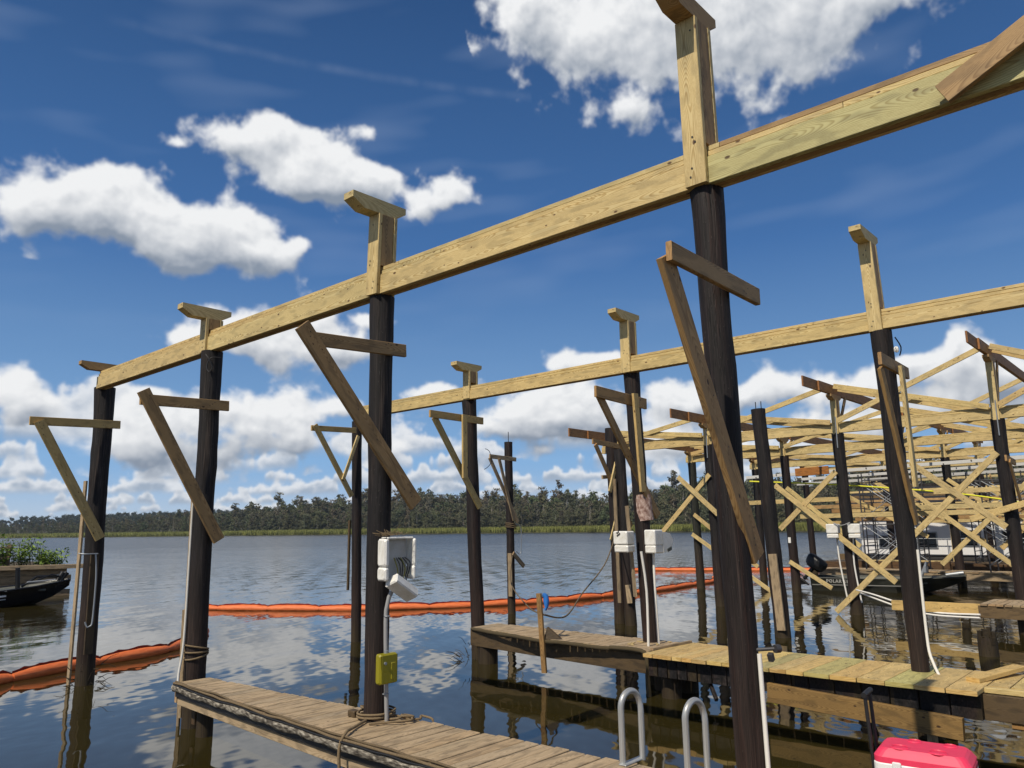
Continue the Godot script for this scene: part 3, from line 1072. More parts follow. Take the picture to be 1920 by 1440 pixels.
func make_rows() -> void:
	# ---- row A, along the near finger pier
	var pa1 := piling("dark piling standing in open water by the orange boom, no cap post", -7.05, 0.12, -7.12, 0.08, 4.47, 0.128, 0.14, "pile")
	bracket(pa1, -6.96, [-0.98, 3.83, 0.28, 3.88], [-0.87, 3.83, 0.11, 2.12], "pine_tan", true)
	cap_block(pa1, -7.0, -0.36, 0.22, 4.71, 0.12, 0.12, "pine_brown")
	board("side_board", pa1, q(-7.2, -0.05, -0.3), q(-7.2, -0.06, 3.0), Vector3.RIGHT, 0.10, 0.03, M["old_wood"], grey(0.9))
	board("side_board", pa1, q(-6.91, 0.08, 0.45), q(-6.91, 0.06, 1.9), Vector3.FORWARD, 0.12, 0.035, M["wet_wood"], grey(0.42))
	tube("iron_hook", pa1, curve([q(-6.85, 0.05, 1.9), q(-6.845, 0.08, 1.55), q(-6.84, 0.08, 1.0), q(-6.83, 0.06, 0.86), q(-6.84, 0.01, 0.84), q(-6.85, -0.02, 0.92)], 0.06), 0.013, M["galv"], 6)
	tube("iron_hook", pa1, curve([q(-6.85, 0.08, 1.9), q(-6.85, -0.1, 1.9), q(-6.93, -0.16, 1.91)], 0.06), 0.011, M["galv"], 6)

	var pa2 := piling("dark piling at the outer end of the near plank pier", -3.35, -0.02, -3.4, -0.02, 4.43, 0.118, 0.118, "pile")
	upright(pa2, -3.46, -0.02, 4.42, 4.85, 0.155)
	bracket(pa2, -3.24, [-0.93, 3.70, 0.14, 3.735], [-0.92, 3.80, 0.09, 2.10], "pine_brown", true)
	board("side_board", pa2, q(-3.47, -0.10, 0.1), q(-3.48, -0.11, 2.75), Vector3(0.7, 0, 0.7), 0.08, 0.03, M["old_wood"], grey(1.05))
	board("side_board", pa2, q(-3.52, -0.10, -0.2), q(-3.50, -0.125, 1.3), Vector3(0.7, 0, 0.7), 0.05, 0.03, M["old_wood"], grey(1.15))
	tube("white_cable", pa2, curve([q(-3.42, -0.14, 2.6), q(-3.41, -0.145, 1.9), q(-3.38, -0.16, 1.2), q(-3.36, -0.18, 0.85), q(-3.34, -0.22, 0.6), q(-3.28, -0.24, 0.45), q(-3.24, -0.2, 0.36), q(-3.24, -0.12, 0.38)], 0.08), 0.014, M["pvc"], 7, grey(0.8))
	tube("wire_loop", pa2, curve([q(-3.29, -0.16, 4.36), q(-3.24, -0.14, 4.3), q(-3.22, -0.1, 4.2), q(-3.25, -0.12, 4.14), q(-3.28, -0.14, 4.2), q(-3.23, -0.12, 4.31), q(-3.18, -0.02, 4.32)], 0.03), 0.007, M["wire"], 5)
	for k in 3:
		tube("rope_wrap", pa2, ring_path(q(-3.35, -0.02, 0.78 + 0.05 * k), 0.13, 0.03 * (k - 1)), 0.011, M["rope"], 6)

	var pa3 := piling("dark piling on the near pier carrying an open white electrical box", 0.0, 0.0, -0.03, 0.0, 4.42, 0.105, 0.11, "pile")
	upright(pa3, -0.02, -0.03, 4.42, 5.22, 0.165, 0.03)
	bracket(pa3, 0.105, [-0.88, 3.83, 0.17, 3.89], [-1.0, 3.92, 0.29, 2.43], "pine_brown", true, 0.12, 0.15)

	var pa4 := piling("thick dark piling on the near pier with a white pipe up its side", 3.52, 0.0, 3.45, 0.0, 4.43, 0.08, 0.1, "pile_red")
	upright(pa4, 3.45, -0.03, 4.42, 5.64, 0.155, -0.01, Color.WHITE, "pine_brown")
	bracket(pa4, 3.55, [-0.82, 3.735, 0.32, 3.71], [-0.80, 3.72, 0.13, 2.0], "pine_brown", false, 0.115, 0.15)
	tube("white_pipe", pa4, curve([q(3.612, 0.0, 0.4), q(3.608, 0.0, 0.9), q(3.602, 0.0, 1.45)], 0.2), 0.014, M["pvc"], 10)
	var tap := MB.new()
	tap.tube(path([q(3.57, 0.0, 1.47), q(3.68, 0.06, 1.48)]), PackedFloat32Array([0.011]), 8, Color.WHITE)
	tap.tube(path([q(3.68, 0.045, 1.48), q(3.695, 0.075, 1.48)]), PackedFloat32Array([0.024]), 10, Color.WHITE)
	tap.box(q(3.65, 0.05, 1.43), Vector3(0.03, 0.045, 0.03), Color.WHITE, Basis(Vector3.RIGHT, 0.4))
	put("hose_tap", tap, M["scaffold"], pa4)

	var ba := roof_beam("long new pine beam over the near pier, joined on four pilings", -7.0, 6.9, -0.03, 4.42, 0.19, [-3.42, -0.02, 3.46], [[-5.0, -1.6, 0.9, 4.4], [-5.9, -2.5, 0.3, 3.6]], ["pine", "pine", "pine", "pine_green"])
	var bb := thing("rafter_board", "loose pine board nailed aslant to the end of the long beam", "board", q(5.1, -0.16, 4.5))
	board("plank", bb, q(4.93, -0.165, 4.44), q(6.2, -0.165, 5.07), Vector3.UP, 0.125, 0.04, M["pine_brown"], Color(1.15, 1.1, 1.0))

	# ---- row B, along the second pier
	var pb0 := piling("dark piling in open water at the far end of the second beam", -7.42, 5.3, -7.5, 5.25, 4.45, 0.1, 0.1, "pile_red")
	bracket(pb0, -7.38, [4.05, 4.20, 5.12, 4.24], [4.10, 4.26, 5.03, 2.88], "pine_tan", true, 0.11, 0.11)
	board("stay", pb0, q(-7.28, 5.13, 4.12), q(-7.28, 4.78, 3.2), Vector3.UP, 0.07, 0.035, M["pine"])
	board("side_board", pb0, q(-7.6, 5.2, 1.0), q(-7.6, 5.2, 2.4), Vector3.RIGHT, 0.05, 0.04, M["wet_wood"], grey(0.6))
	var pb1 := piling("dark piling at the outer end of the old second pier", -4.02, 5.36, -4.17, 5.28, 4.53, 0.118, 0.12, "pile_red")
	upright(pb1, -4.1, 5.25, 4.52, 5.02, 0.17, 0.0)
	bracket(pb1, -3.98, [4.1, 4.12, 5.38, 4.11], [4.24, 4.08, 5.34, 2.57], "pine_tan", false, 0.125, 0.12)
	board("stay", pb1, q(-3.86, 4.86, 4.17), q(-3.86, 4.87, 3.06), Vector3.FORWARD, 0.11, 0.04, M["pine"], Color(0.95, 0.9, 0.8))
	tube("wire_loop", pb1, curve([q(-3.98, 5.5, 3.62), q(-3.95, 5.58, 3.58), q(-3.92, 5.6, 3.4), q(-3.96, 5.56, 3.3), q(-4.0, 5.5, 3.25)], 0.05), 0.006, M["wire"], 5)
	var pb2 := piling("dark piling between two white electrical boxes, wrapped in torn paper", -0.55, 5.38, -0.66, 5.32, 4.52, 0.112, 0.112, "pile_red")
	upright(pb2, -0.65, 5.25, 4.5, 5.30, 0.165, 0.0)
	bracket(pb2, -0.51, [4.06, 4.05, 5.34, 4.01], [4.2, 4.02, 5.6, 2.35], "pine_brown", false, 0.16, 0.13)
	board("stay", pb2, q(-0.36, 4.92, 4.11), q(-0.36, 5.02, 2.69), Vector3.FORWARD, 0.12, 0.04, M["pine"], Color(0.95, 0.88, 0.78))
	var wrap := MB.new()
	wrap.tube(path([q(-0.565, 5.372, 2.28), q(-0.58, 5.366, 2.42), q(-0.587, 5.362, 2.58), q(-0.593, 5.36, 2.66)]), PackedFloat32Array([0.13, 0.128, 0.13, 0.126]), 22, Color.WHITE, nz, 0.08, 1.0, 1.0, false)
	put("paper_wrap", wrap, M["white_paper"], pb2, "torn whitish paper band round the piling")
	board("side_board", pb2, q(-0.68, 5.2, 1.2), q(-0.74, 5.16, 2.5), Vector3(0.7, 0, 0.7), 0.10, 0.04, M["old_wood"], grey(0.7))
	for s in [[5.02, 1.86], [5.24, 1.86]]:
		var vv: float = s[0]
		tube("conduit", pb2, curve([q(-0.36, vv + (0.02 if vv > 5.1 else -0.03), 0.56), q(-0.37, vv, 1.3), q(-0.4, vv - (0.05 if vv < 5.1 else -0.05), 1.85)], 0.2), 0.018, M["pvc"], 8, grey(0.9))
	var pb3 := piling("stout dark piling rising through the new yellow planks of the second pier", 3.05, 5.2, 2.99, 5.22, 4.48, 0.092, 0.112, "pile")
	upright(pb3, 2.96, 5.22, 4.48, 5.60, 0.155, -0.03)
	bracket(pb3, 3.11, [4.42, 4.0, 5.45, 3.97], [4.55, 3.92, 5.3, 2.2], "pine_brown", false, 0.14, 0.13)
	board("stay", pb3, q(3.24, 4.95, 3.98), q(3.24, 5.02, 2.6), Vector3.FORWARD, 0.10, 0.04, M["pine"])
	tube("white_pipe", pb3, curve([q(3.24, 5.12, 0.57), q(3.17, 5.15, 0.75), q(3.145, 5.18, 1.0), q(3.14, 5.2, 1.9)], 0.1), 0.016, M["pvc"], 8)
	var rag := MB.new()
	rag.soft_box(q(3.16, 5.14, 4.22), Vector3(0.05, 0.07, 0.05), 0.015, Color.WHITE)
	put("white_rag", rag, M["white_plastic"], pb3)
	tube("old_wire", pb3, curve([q(3.1, 5.36, 4.42), q(3.14, 5.42, 4.3), q(3.11, 5.44, 4.2)], 0.05), 0.008, M["wire"], 5)
	roof_beam("long new pine beam over the second pier", -7.5, 6.9, 5.22, 4.50, 0.16, [-4.05, -0.6, 2.98], [[-5.4, -2.2, 1.1, 4.9], [-6.1, -3.0, 2.2]], ["pine", "pine", "pine", "pine"])

	# ---- fender row between the slips
	var pd0 := piling("slim dark piling standing alone in the water with a single bracket", -8.28, 10.9, -8.33, 10.9, 4.5, 0.105, 0.105, "pile_red")
	bracket(pd0, -8.22, [9.98, 4.05, 11.0, 4.02], [10.02, 4.02, 11.1, 2.35], "old_wood", false, 0.11, 0.10)
	board("stay", pd0, q(-8.12, 10.3, 4.0), q(-8.12, 10.85, 2.4), Vector3.UP, 0.09, 0.035, M["old_wood"], grey(0.7))
	board("side_board", pd0, q(-8.2, 10.78, 0.45), q(-8.2, 10.76, 1.55), Vector3.RIGHT, 0.13, 0.04, M["old_wood"], grey(0.75))
	board("side_board", pd0, q(-8.1, 10.78, 1.55), q(-8.1, 11.2, 1.2), Vector3.UP, 0.11, 0.04, M["old_wood"], grey(0.7))
	tube("iron_rod", pd0, path([q(-8.33, 10.9, 4.48), q(-8.33, 10.9, 4.78)]), 0.01, M["wire"], 5)
	tube("iron_hook", pd0, curve([q(-8.15, 10.95, 1.6), q(-8.12, 11.1, 1.55), q(-8.1, 11.1, 2.2), q(-8.15, 10.95, 2.3)], 0.08), 0.012, M["galv"], 5)
	for k in 3:
		tube("rope_wrap", pd0, ring_path(q(-8.28, 10.9, 2.2 + 0.05 * k), 0.14, 0.03), 0.012, M["rope"], 5)
	var pd1 := piling("reddish piling in a tangle of brackets behind the paper wrapped one", -4.88, 10.9, -4.95, 10.9, 4.55, 0.14, 0.135, "pile_red")
	bracket(pd1, -4.8, [9.9, 4.15, 11.1, 4.1], [9.95, 4.08, 11.3, 2.2], "pine_brown", true, 0.12, 0.12)
	board("stay", pd1, q(-4.7, 10.85, 4.0), q(-4.7, 10.4, 3.0), Vector3.UP, 0.1, 0.04, M["pine"])
	board("stay", pd1, q(-4.9, 10.4, 3.35), q(-4.9, 11.0, 3.4), Vector3.UP, 0.09, 0.04, M["old_wood"])
	board("stay", pd1, q(-4.72, 10.8, 2.7), q(-4.72, 10.4, 1.9), Vector3.UP, 0.07, 0.03, M["pine"])
	var pd1b := piling("dark weedy piling close behind the reddish one", -4.45, 10.7, -4.62, 10.75, 4.0, 0.135, 0.12, "pile")
	board("side_board", pd1b, q(-4.6, 10.5, 0.5), q(-4.66, 10.55, 3.3), Vector3.RIGHT, 0.09, 0.04, M["old_wood"], grey(0.55))
	board("side_board", pd1b, q(-4.36, 10.55, 0.5), q(-4.4, 10.55, 0.9), Vector3.RIGHT, 0.13, 0.04, M["old_wood"], grey(1.1))
	var pd2 := piling("dark piling with a pale weathered board on its face and two bolts on top", -1.0, 10.9, -1.18, 10.9, 4.6, 0.155, 0.135, "pile")
	board("face_board", pd2, q(-0.95, 10.73, 0.15), q(-1.02, 10.73, 1.62), Vector3.RIGHT, 0.17, 0.05, M["old_wood"], grey(0.85))
	for s in [-0.05, 0.07]:
		tube("bolt", pd2, path([q(-1.18 + s, 10.9, 4.58), q(-1.18 + s, 10.9, 4.76)]), 0.01, M["wire"], 5)
	# broken stump
	var st := thing("broken_stump", "rotten broken piling stump in the slip beyond the new planks", "stump", q(2.58, 10.78, 0.0))
	var sb := MB.new()
	sb.tube(path([q(2.58, 10.78, -0.8), q(2.58, 10.78, 0.1), q(2.58, 10.78, 0.3)]), PackedFloat32Array([0.15, 0.14, 0.13]), 16, Color.WHITE, nz, 0.25, 0.2)
	for k in 9:
		var an := TAU * k / 9.0
		var c := q(2.58 + 0.11 * cos(an), 10.78 + 0.11 * sin(an), 0.25)
		sb.box(c, Vector3(0.05, rng.randf_range(0.12, 0.42), 0.06), grey(0.8), Basis(Vector3.UP, an))
	put("stump_wood", sb, M["pile_green"], st)


func ring_path(c: Vector3, r: float, tilt: float) -> PackedVector3Array:
	var p := PackedVector3Array()
	for k in 25:
		var a := TAU * k / 24.0
		p.append(c + Vector3(cos(a) * r, sin(a) * tilt, sin(a) * r))
	return p


# ---------------------------------------------------------------- finger piers
func deck(o: Node3D, u0: float, u1: float, v0: float, v1: float, y: float, bw: float, m: String, sp := 0.1, jag := 0.012, w0 := 99.0, w1 := 99.0) -> void:
	var u := u0
	while u < u1 - 0.02:
		var w := minf(bw * rng.randf_range(0.97, 1.03), u1 - u)
		var du := rng.randf_range(-jag, jag) * 0.3
		var f := (u - u0) / (u1 - u0)
		var a := q(u + w * 0.5 + du, (v0 if w0 > 90.0 else lerpf(v0, w0, minf(f * 2.2, 1.0))) + rng.randf_range(-jag, jag), y - 0.019 + rng.randf_range(-0.003, 0.003))
		var b := q(u + w * 0.5 - du, (v1 if w1 > 90.0 else lerpf(v1, w1, f)) + rng.randf_range(-jag, jag), y - 0.019 + rng.randf_range(-0.003, 0.003))
		board("deck_board", o, a, b, Vector3.RIGHT, w - 0.014, 0.038, M[m], tint(sp, 0.04), 0.005)
		u += w


func near_edge(u: float) -> float:
	return lerpf(-0.36, -0.55, clampf((u + 3.06) / 7.36 * 2.2, 0.0, 1.0))


func make_piers() -> void:
	# near finger pier
	var a := thing("plank_pier", "near weathered plank pier with a grey fire hose along its edge", "pier", q(0.0, 0.0, 0.0))
	deck(a, -3.06, 4.3, -0.36, 0.0, 0.57, 0.142, "old_wood", 0.13, 0.014, -0.55, 0.46)
	board("stringer", a, q(-3.08, -0.31, 0.43), q(0.3, -0.49, 0.43), Vector3.UP, 0.2, 0.06, M["old_wood"], grey(0.95))
	board("stringer", a, q(0.3, -0.49, 0.43), q(4.4, -0.5, 0.43), Vector3.UP, 0.2, 0.06, M["old_wood"], grey(0.92))
	board("stringer", a, q(-3.0, -0.06, 0.43), q(4.4, 0.36, 0.43), Vector3.UP, 0.2, 0.06, M["wet_wood"], grey(0.9))
	for u in [-2.95, 0.25, 3.2]:
		board("cross_beam", a, q(u, -0.27 - 0.02 * u if u < 0.0 else -0.44, 0.22), q(u, 0.02 + 0.06 * u + 0.12, 0.22), Vector3.UP, 0.2, 0.08, M["wet_wood"], grey(0.6))
		for v in [-0.12] if u < 0.0 else [-0.3, 0.15]:
			var st := MB.new()
			st.tube(path([q(u + 0.1, v, -0.9), q(u + 0.1, v, 0.32)]), PackedFloat32Array([0.09]), 14, Color.WHITE, nz, 0.1, 0.17)
			put("support_post", st, M["pile"], a)
	var spots := []
	for kk in 51:
		var uu := -2.99 + 0.142 * kk
		for vv in [near_edge(uu) + 0.05, lerpf(0.0, 0.46, (uu + 3.06) / 7.36) - 0.06]:
			for s in [-0.035, 0.035]:
				spots.append(q(uu + s + rng.randf_range(-0.008, 0.008), vv + rng.randf_range(-0.012, 0.012), 0.5745))
	nails(a, spots, Vector3.UP, 0.0045)
	# old fire hose and lines along the open edge
	var hp := []
	var k := 0
	var u := -3.1
	while u < 4.3:
		hp.append(q(u, near_edge(u) - 0.025 + 0.012 * nz.get_noise_1d(u * 9.0), 0.505 + 0.022 * nz.get_noise_1d(u * 7.0 + 40.0)))
		u += 0.16
	var hose := MB.new()
	hose.tube(curve(hp, 0.05), PackedFloat32Array([0.023]), 10, Color.WHITE, nz, 0.4, 0.6, 1.5)
	put("fire_hose", hose, M["hose"], a, "dirty white fire hose nailed along the pier edge")
	for j in 3:
		var rp := []
		u = -3.08
		while u < 4.3:
			rp.append(q(u, near_edge(u) - 0.015 - 0.012 * j + 0.02 * nz.get_noise_2d(u * 5.0, j * 30.0), 0.578 - 0.018 * j + 0.012 * nz.get_noise_2d(u * 6.0, j * 30.0 + 9.0)))
			u += 0.2
		tube("edge_line", a, curve(rp, 0.07), 0.0095 if j != 1 else 0.012, M["black_rubber" if j == 2 else "rope"], 6, grey(0.7 + 0.15 * j))
	board("edge_strip", a, q(-3.08, -0.35, 0.445), q(0.3, -0.53, 0.445), Vector3.UP, 0.06, 0.03, M["black_rubber"])
	board("edge_strip", a, q(0.3, -0.53, 0.445), q(4.3, -0.54, 0.445), Vector3.UP, 0.06, 0.03, M["black_rubber"])
	board("edge_strip", a, q(-3.1, -0.35, 0.45), q(-3.1, 0.0, 0.45), Vector3.UP, 0.2, 0.05, M["old_wood"], grey(0.85))
	tube("hanging_rope", a, curve([q(0.06, -0.16, 0.59), q(0.2, -0.4, 0.595), q(0.3, -0.54, 0.6), q(0.31, -0.605, 0.5), q(0.33, -0.61, 0.25), q(0.3, -0.61, 0.0), q(0.27, -0.6, -0.2)], 0.05), 0.013, M["rope"], 7)
	var block := MB.new()
	block.soft_box(q(-0.2, -0.09, 0.6), Vector3(0.1, 0.06, 0.07), 0.008, grey(0.6))
	put("wood_block", block, M["wet_wood"], a)
	# broader landing at the root of the pier, where the cooler stands
	var l := thing("plank_landing", "plank landing under the pink cooler", "pier", q(5.2, 0.0, 0.0))
	deck(l, 4.32, 6.6, -1.4, 0.62, 0.57, 0.142, "old_wood", 0.13, 0.012)
	for v in [-1.3, -0.4, 0.52]:
		board("stringer", l, q(4.42, v, 0.43), q(6.6, v, 0.43), Vector3.UP, 0.2, 0.06, M["wet_wood"], grey(0.9))
	for uu in [4.6, 6.3]:
		for v in [-1.2, 0.4]:
			var sp := MB.new()
			sp.tube(path([q(uu, v, -0.9), q(uu, v, 0.34)]), PackedFloat32Array([0.11]), 14, Color.WHITE, nz, 0.1, 0.17)
			put("support_post", sp, M["pile"], l)

	# second pier, outer part: old grey planks
	var b := thing("plank_pier", "old grey outer part of the second pier", "pier", q(-2.0, 5.1, 0.0))
	deck(b, -3.84, -0.12, 5.0, 5.64, 0.57, 0.142, "old_wood", 0.16, 0.03, 4.66, 5.56)
	board("stringer", b, q(-3.86, 5.03, 0.41), q(0.02, 4.68, 0.40), Vector3.UP, 0.27, 0.06, M["wet_wood"], grey(0.58))
	board("stringer", b, q(-3.8, 5.5, 0.42), q(0.0, 5.5, 0.42), Vector3.UP, 0.2, 0.06, M["wet_wood"], grey(0.8))
	var hp2 := []
	u = -3.82
	while u < -0.2:
		hp2.append(q(u, lerpf(4.985, 4.635, clampf((u + 3.84) / 1.7, 0.0, 1.0)) + 0.008 * nz.get_noise_1d(u * 7.0), 0.545 + 0.009 * nz.get_noise_1d(u * 5.0 + 3.0)))
		u += 0.18
	var lip := MB.new()
	lip.tube(curve(hp2, 0.06), PackedFloat32Array([0.022]), 8, Color.WHITE, nz, 0.3, 0.6, 1.3)
	put("edge_hose", lip, M["mud"], b)
	tube("edge_line", b, curve([q(-0.75, 4.62, 0.56), q(-0.3, 4.6, 0.57), q(-0.15, 4.6, 0.5), q(-0.13, 4.6, 0.1), q(-0.13, 4.62, -0.2)], 0.06), 0.03, M["mud"], 7)
	for uu in [-3.6, -0.2]:
		var sp := MB.new()
		sp.tube(path([q(uu, 5.15, -0.9), q(uu, 5.15, 0.4)]), PackedFloat32Array([0.16]), 14, Color.WHITE, nz, 0.1, 0.17)
		put("support_post", sp, M["pile"], b)
	var chip := MB.new()
	for j in 9: chip.box(q(rng.randf_range(-0.7, -0.3), rng.randf_range(4.9, 5.5), 0.578), Vector3(rng.randf_range(0.03, 0.14), 0.008, 0.03), grey(rng.randf_range(0.9, 1.3)), Basis(Vector3.UP, rng.randf() * 3.0))
	put("wood_chips", chip, M["pine"], b).set_meta("kind", "stuff")

	# second pier, new yellow planks
	var c := thing("plank_pier", "new yellow plank section of the second pier", "pier", q(1.7, 4.9, 0.0))
	u = -0.06
	var ws := [0.142, 0.14, 0.235, 0.19]
	var i := 0
	while u < 3.5:
		var w: float = 0.142 if u < 0.6 else (0.2 if u < 1.9 else 0.285)
		var v0 := 4.36 + 0.02 * rng.randf()
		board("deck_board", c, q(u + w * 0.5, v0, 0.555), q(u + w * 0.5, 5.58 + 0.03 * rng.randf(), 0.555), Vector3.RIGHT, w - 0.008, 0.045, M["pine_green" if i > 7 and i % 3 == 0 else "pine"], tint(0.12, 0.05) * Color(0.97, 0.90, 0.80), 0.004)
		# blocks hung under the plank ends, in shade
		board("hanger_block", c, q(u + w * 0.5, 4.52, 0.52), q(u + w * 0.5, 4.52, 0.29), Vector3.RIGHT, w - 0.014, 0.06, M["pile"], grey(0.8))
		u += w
		i += 1
	while u < 6.6:
		var w := 0.2
		board("deck_board", c, q(u + w * 0.5, 4.78, 0.555), q(u + w * 0.5, 5.66 + 0.03 * rng.randf(), 0.555), Vector3.RIGHT, w - 0.01, 0.04, M["pine"], tint(0.1, 0.05) * Color(1.0, 0.92, 0.8), 0.004)
		u += w
	board("stringer", c, q(0.0, 4.62, 0.40), q(6.6, 4.62, 0.40), Vector3.UP, 0.24, 0.06, M["wet_wood"], grey(0.7))
	board("stringer", c, q(0.0, 5.45, 0.41), q(6.6, 5.45, 0.41), Vector3.UP, 0.22, 0.06, M["wet_wood"], grey(0.7))
	board("ledger_beam", c, q(1.6, 4.42, 0.30), q(3.62, 4.3, 0.225), Vector3.UP, 0.21, 0.06, M["pine_brown"], Color(0.62, 0.6, 0.46))
	board("edge_board", c, q(3.55, 4.72, 0.545), q(6.6, 4.72, 0.55), Vector3.FORWARD, 0.1, 0.05, M["pine"], Color(1.1, 1.05, 0.95))
	board("ledger_beam", c, q(3.9, 5.0, 0.26), q(6.6, 5.0, 0.26), Vector3.UP, 0.24, 0.06, M["pine_brown"], Color(0.95, 0.85, 0.7))
	for uu in [0.12, 3.2]:
		for v in [4.75, 5.2]:
			var sp := MB.new()
			sp.tube(path([q(uu, v, -0.9), q(uu, v, 0.34)]), PackedFloat32Array([0.13]), 14, Color.WHITE, nz, 0.1, 0.17)
			put("support_post", sp, M["pile"], c)
	board("support_post", c, q(3.3, 4.42, -0.4), q(3.3, 4.42, 0.3), Vector3.RIGHT, 0.09, 0.05, M["old_wood"], grey(0.8))
	board("brace_stick", c, q(0.75, 4.6, 0.3), q(0.92, 4.45, 0.12), Vector3.UP, 0.05, 0.04, M["pile"])
	board("brace_stick", c, q(2.6, 4.6, 0.3), q(2.78, 4.45, -0.1), Vector3.UP, 0.05, 0.04, M["pile"])
	var lp := thing("loose_plank", "loose pine plank lying aslant on the yellow planks", "plank", q(3.75, 5.2, 0.6))
	board("plank", lp, q(3.62, 4.86, 0.60), q(3.9, 5.72, 0.64), Vector3.RIGHT, 0.14, 0.045, M["pine"], Color(1.0, 0.92, 0.78))
	var lg := thing("loose_plank", "grey strip of wood lying across the joint of old and new planks", "plank", q(-0.08, 5.1, 0.6))
	board("plank", lg, q(-0.10, 4.66, 0.592), q(-0.02, 5.55, 0.594), Vector3.RIGHT, 0.05, 0.035, M["old_wood"], grey(0.75))

	# pier of the third row, seen at the side
	var e := thing("plank_pier", "grey plank pier stub with a yellow joist running out from it", "pier", q(3.0, 14.5, 0.0))
	deck(e, 1.9, 6.5, 13.8, 15.1, 0.57, 0.142, "old_wood", 0.12, 0.02)
	board("stringer", e, q(1.86, 13.85, 0.41), q(6.5, 13.85, 0.41), Vector3.UP, 0.24, 0.06, M["wet_wood"], grey(0.95))
	board("stringer", e, q(1.9, 15.0, 0.41), q(6.5, 15.0, 0.41), Vector3.UP, 0.24, 0.06, M["wet_wood"], grey(0.9))
	board("joist", e, q(0.15, 14.05, 0.43), q(1.9, 13.95, 0.45), Vector3.UP, 0.21, 0.05, M["pine"], Color(1.0, 0.9, 0.74))
	for uu in [2.6, 5.0]:
		var sp := MB.new()
		sp.tube(path([q(uu, 14.2, -0.9), q(uu, 14.2, 0.4)]), PackedFloat32Array([0.16]), 14, Color.WHITE, nz, 0.1, 0.17)
		put("support_post", sp, M["pile"], e)

	# pier behind the jon boat
	var g := thing("plank_pier", "long grey plank pier behind the jon boat", "pier", q(-1.0, 25.8, 0.0))
	deck(g, -5.6, 3.2, 25.0, 26.1, 0.57, 0.21, "old_wood", 0.12, 0.02)
	board("stringer", g, q(-5.6, 25.06, 0.41), q(3.2, 25.06, 0.41), Vector3.UP, 0.22, 0.06, M["old_wood"], grey(0.8))
	board("stringer", g, q(-5.6, 26.0, 0.41), q(3.2, 26.0, 0.41), Vector3.UP, 0.22, 0.06, M["wet_wood"], grey(0.9))
	var h := thing("plank_pier", "heavy brown timber wharf beyond the jon boat's pier", "pier", q(-2.0, 29.0, 0.0))
	for uu in 9:
		board("wharf_timber", h, q(-7.0 + 1.7 * uu, 28.4, 0.5 + 0.04 * (uu % 2)), q(-5.35 + 1.7 * uu, 28.4, 0.5 + 0.04 * (uu % 3)), Vector3.UP, 0.36, 0.2, M["wet_wood"], tint(0.2) * Color(0.72, 0.56, 0.45))
	deck(h, -7.0, 8.0, 28.5, 31.0, 0.66, 0.24, "wet_wood", 0.2, 0.03)


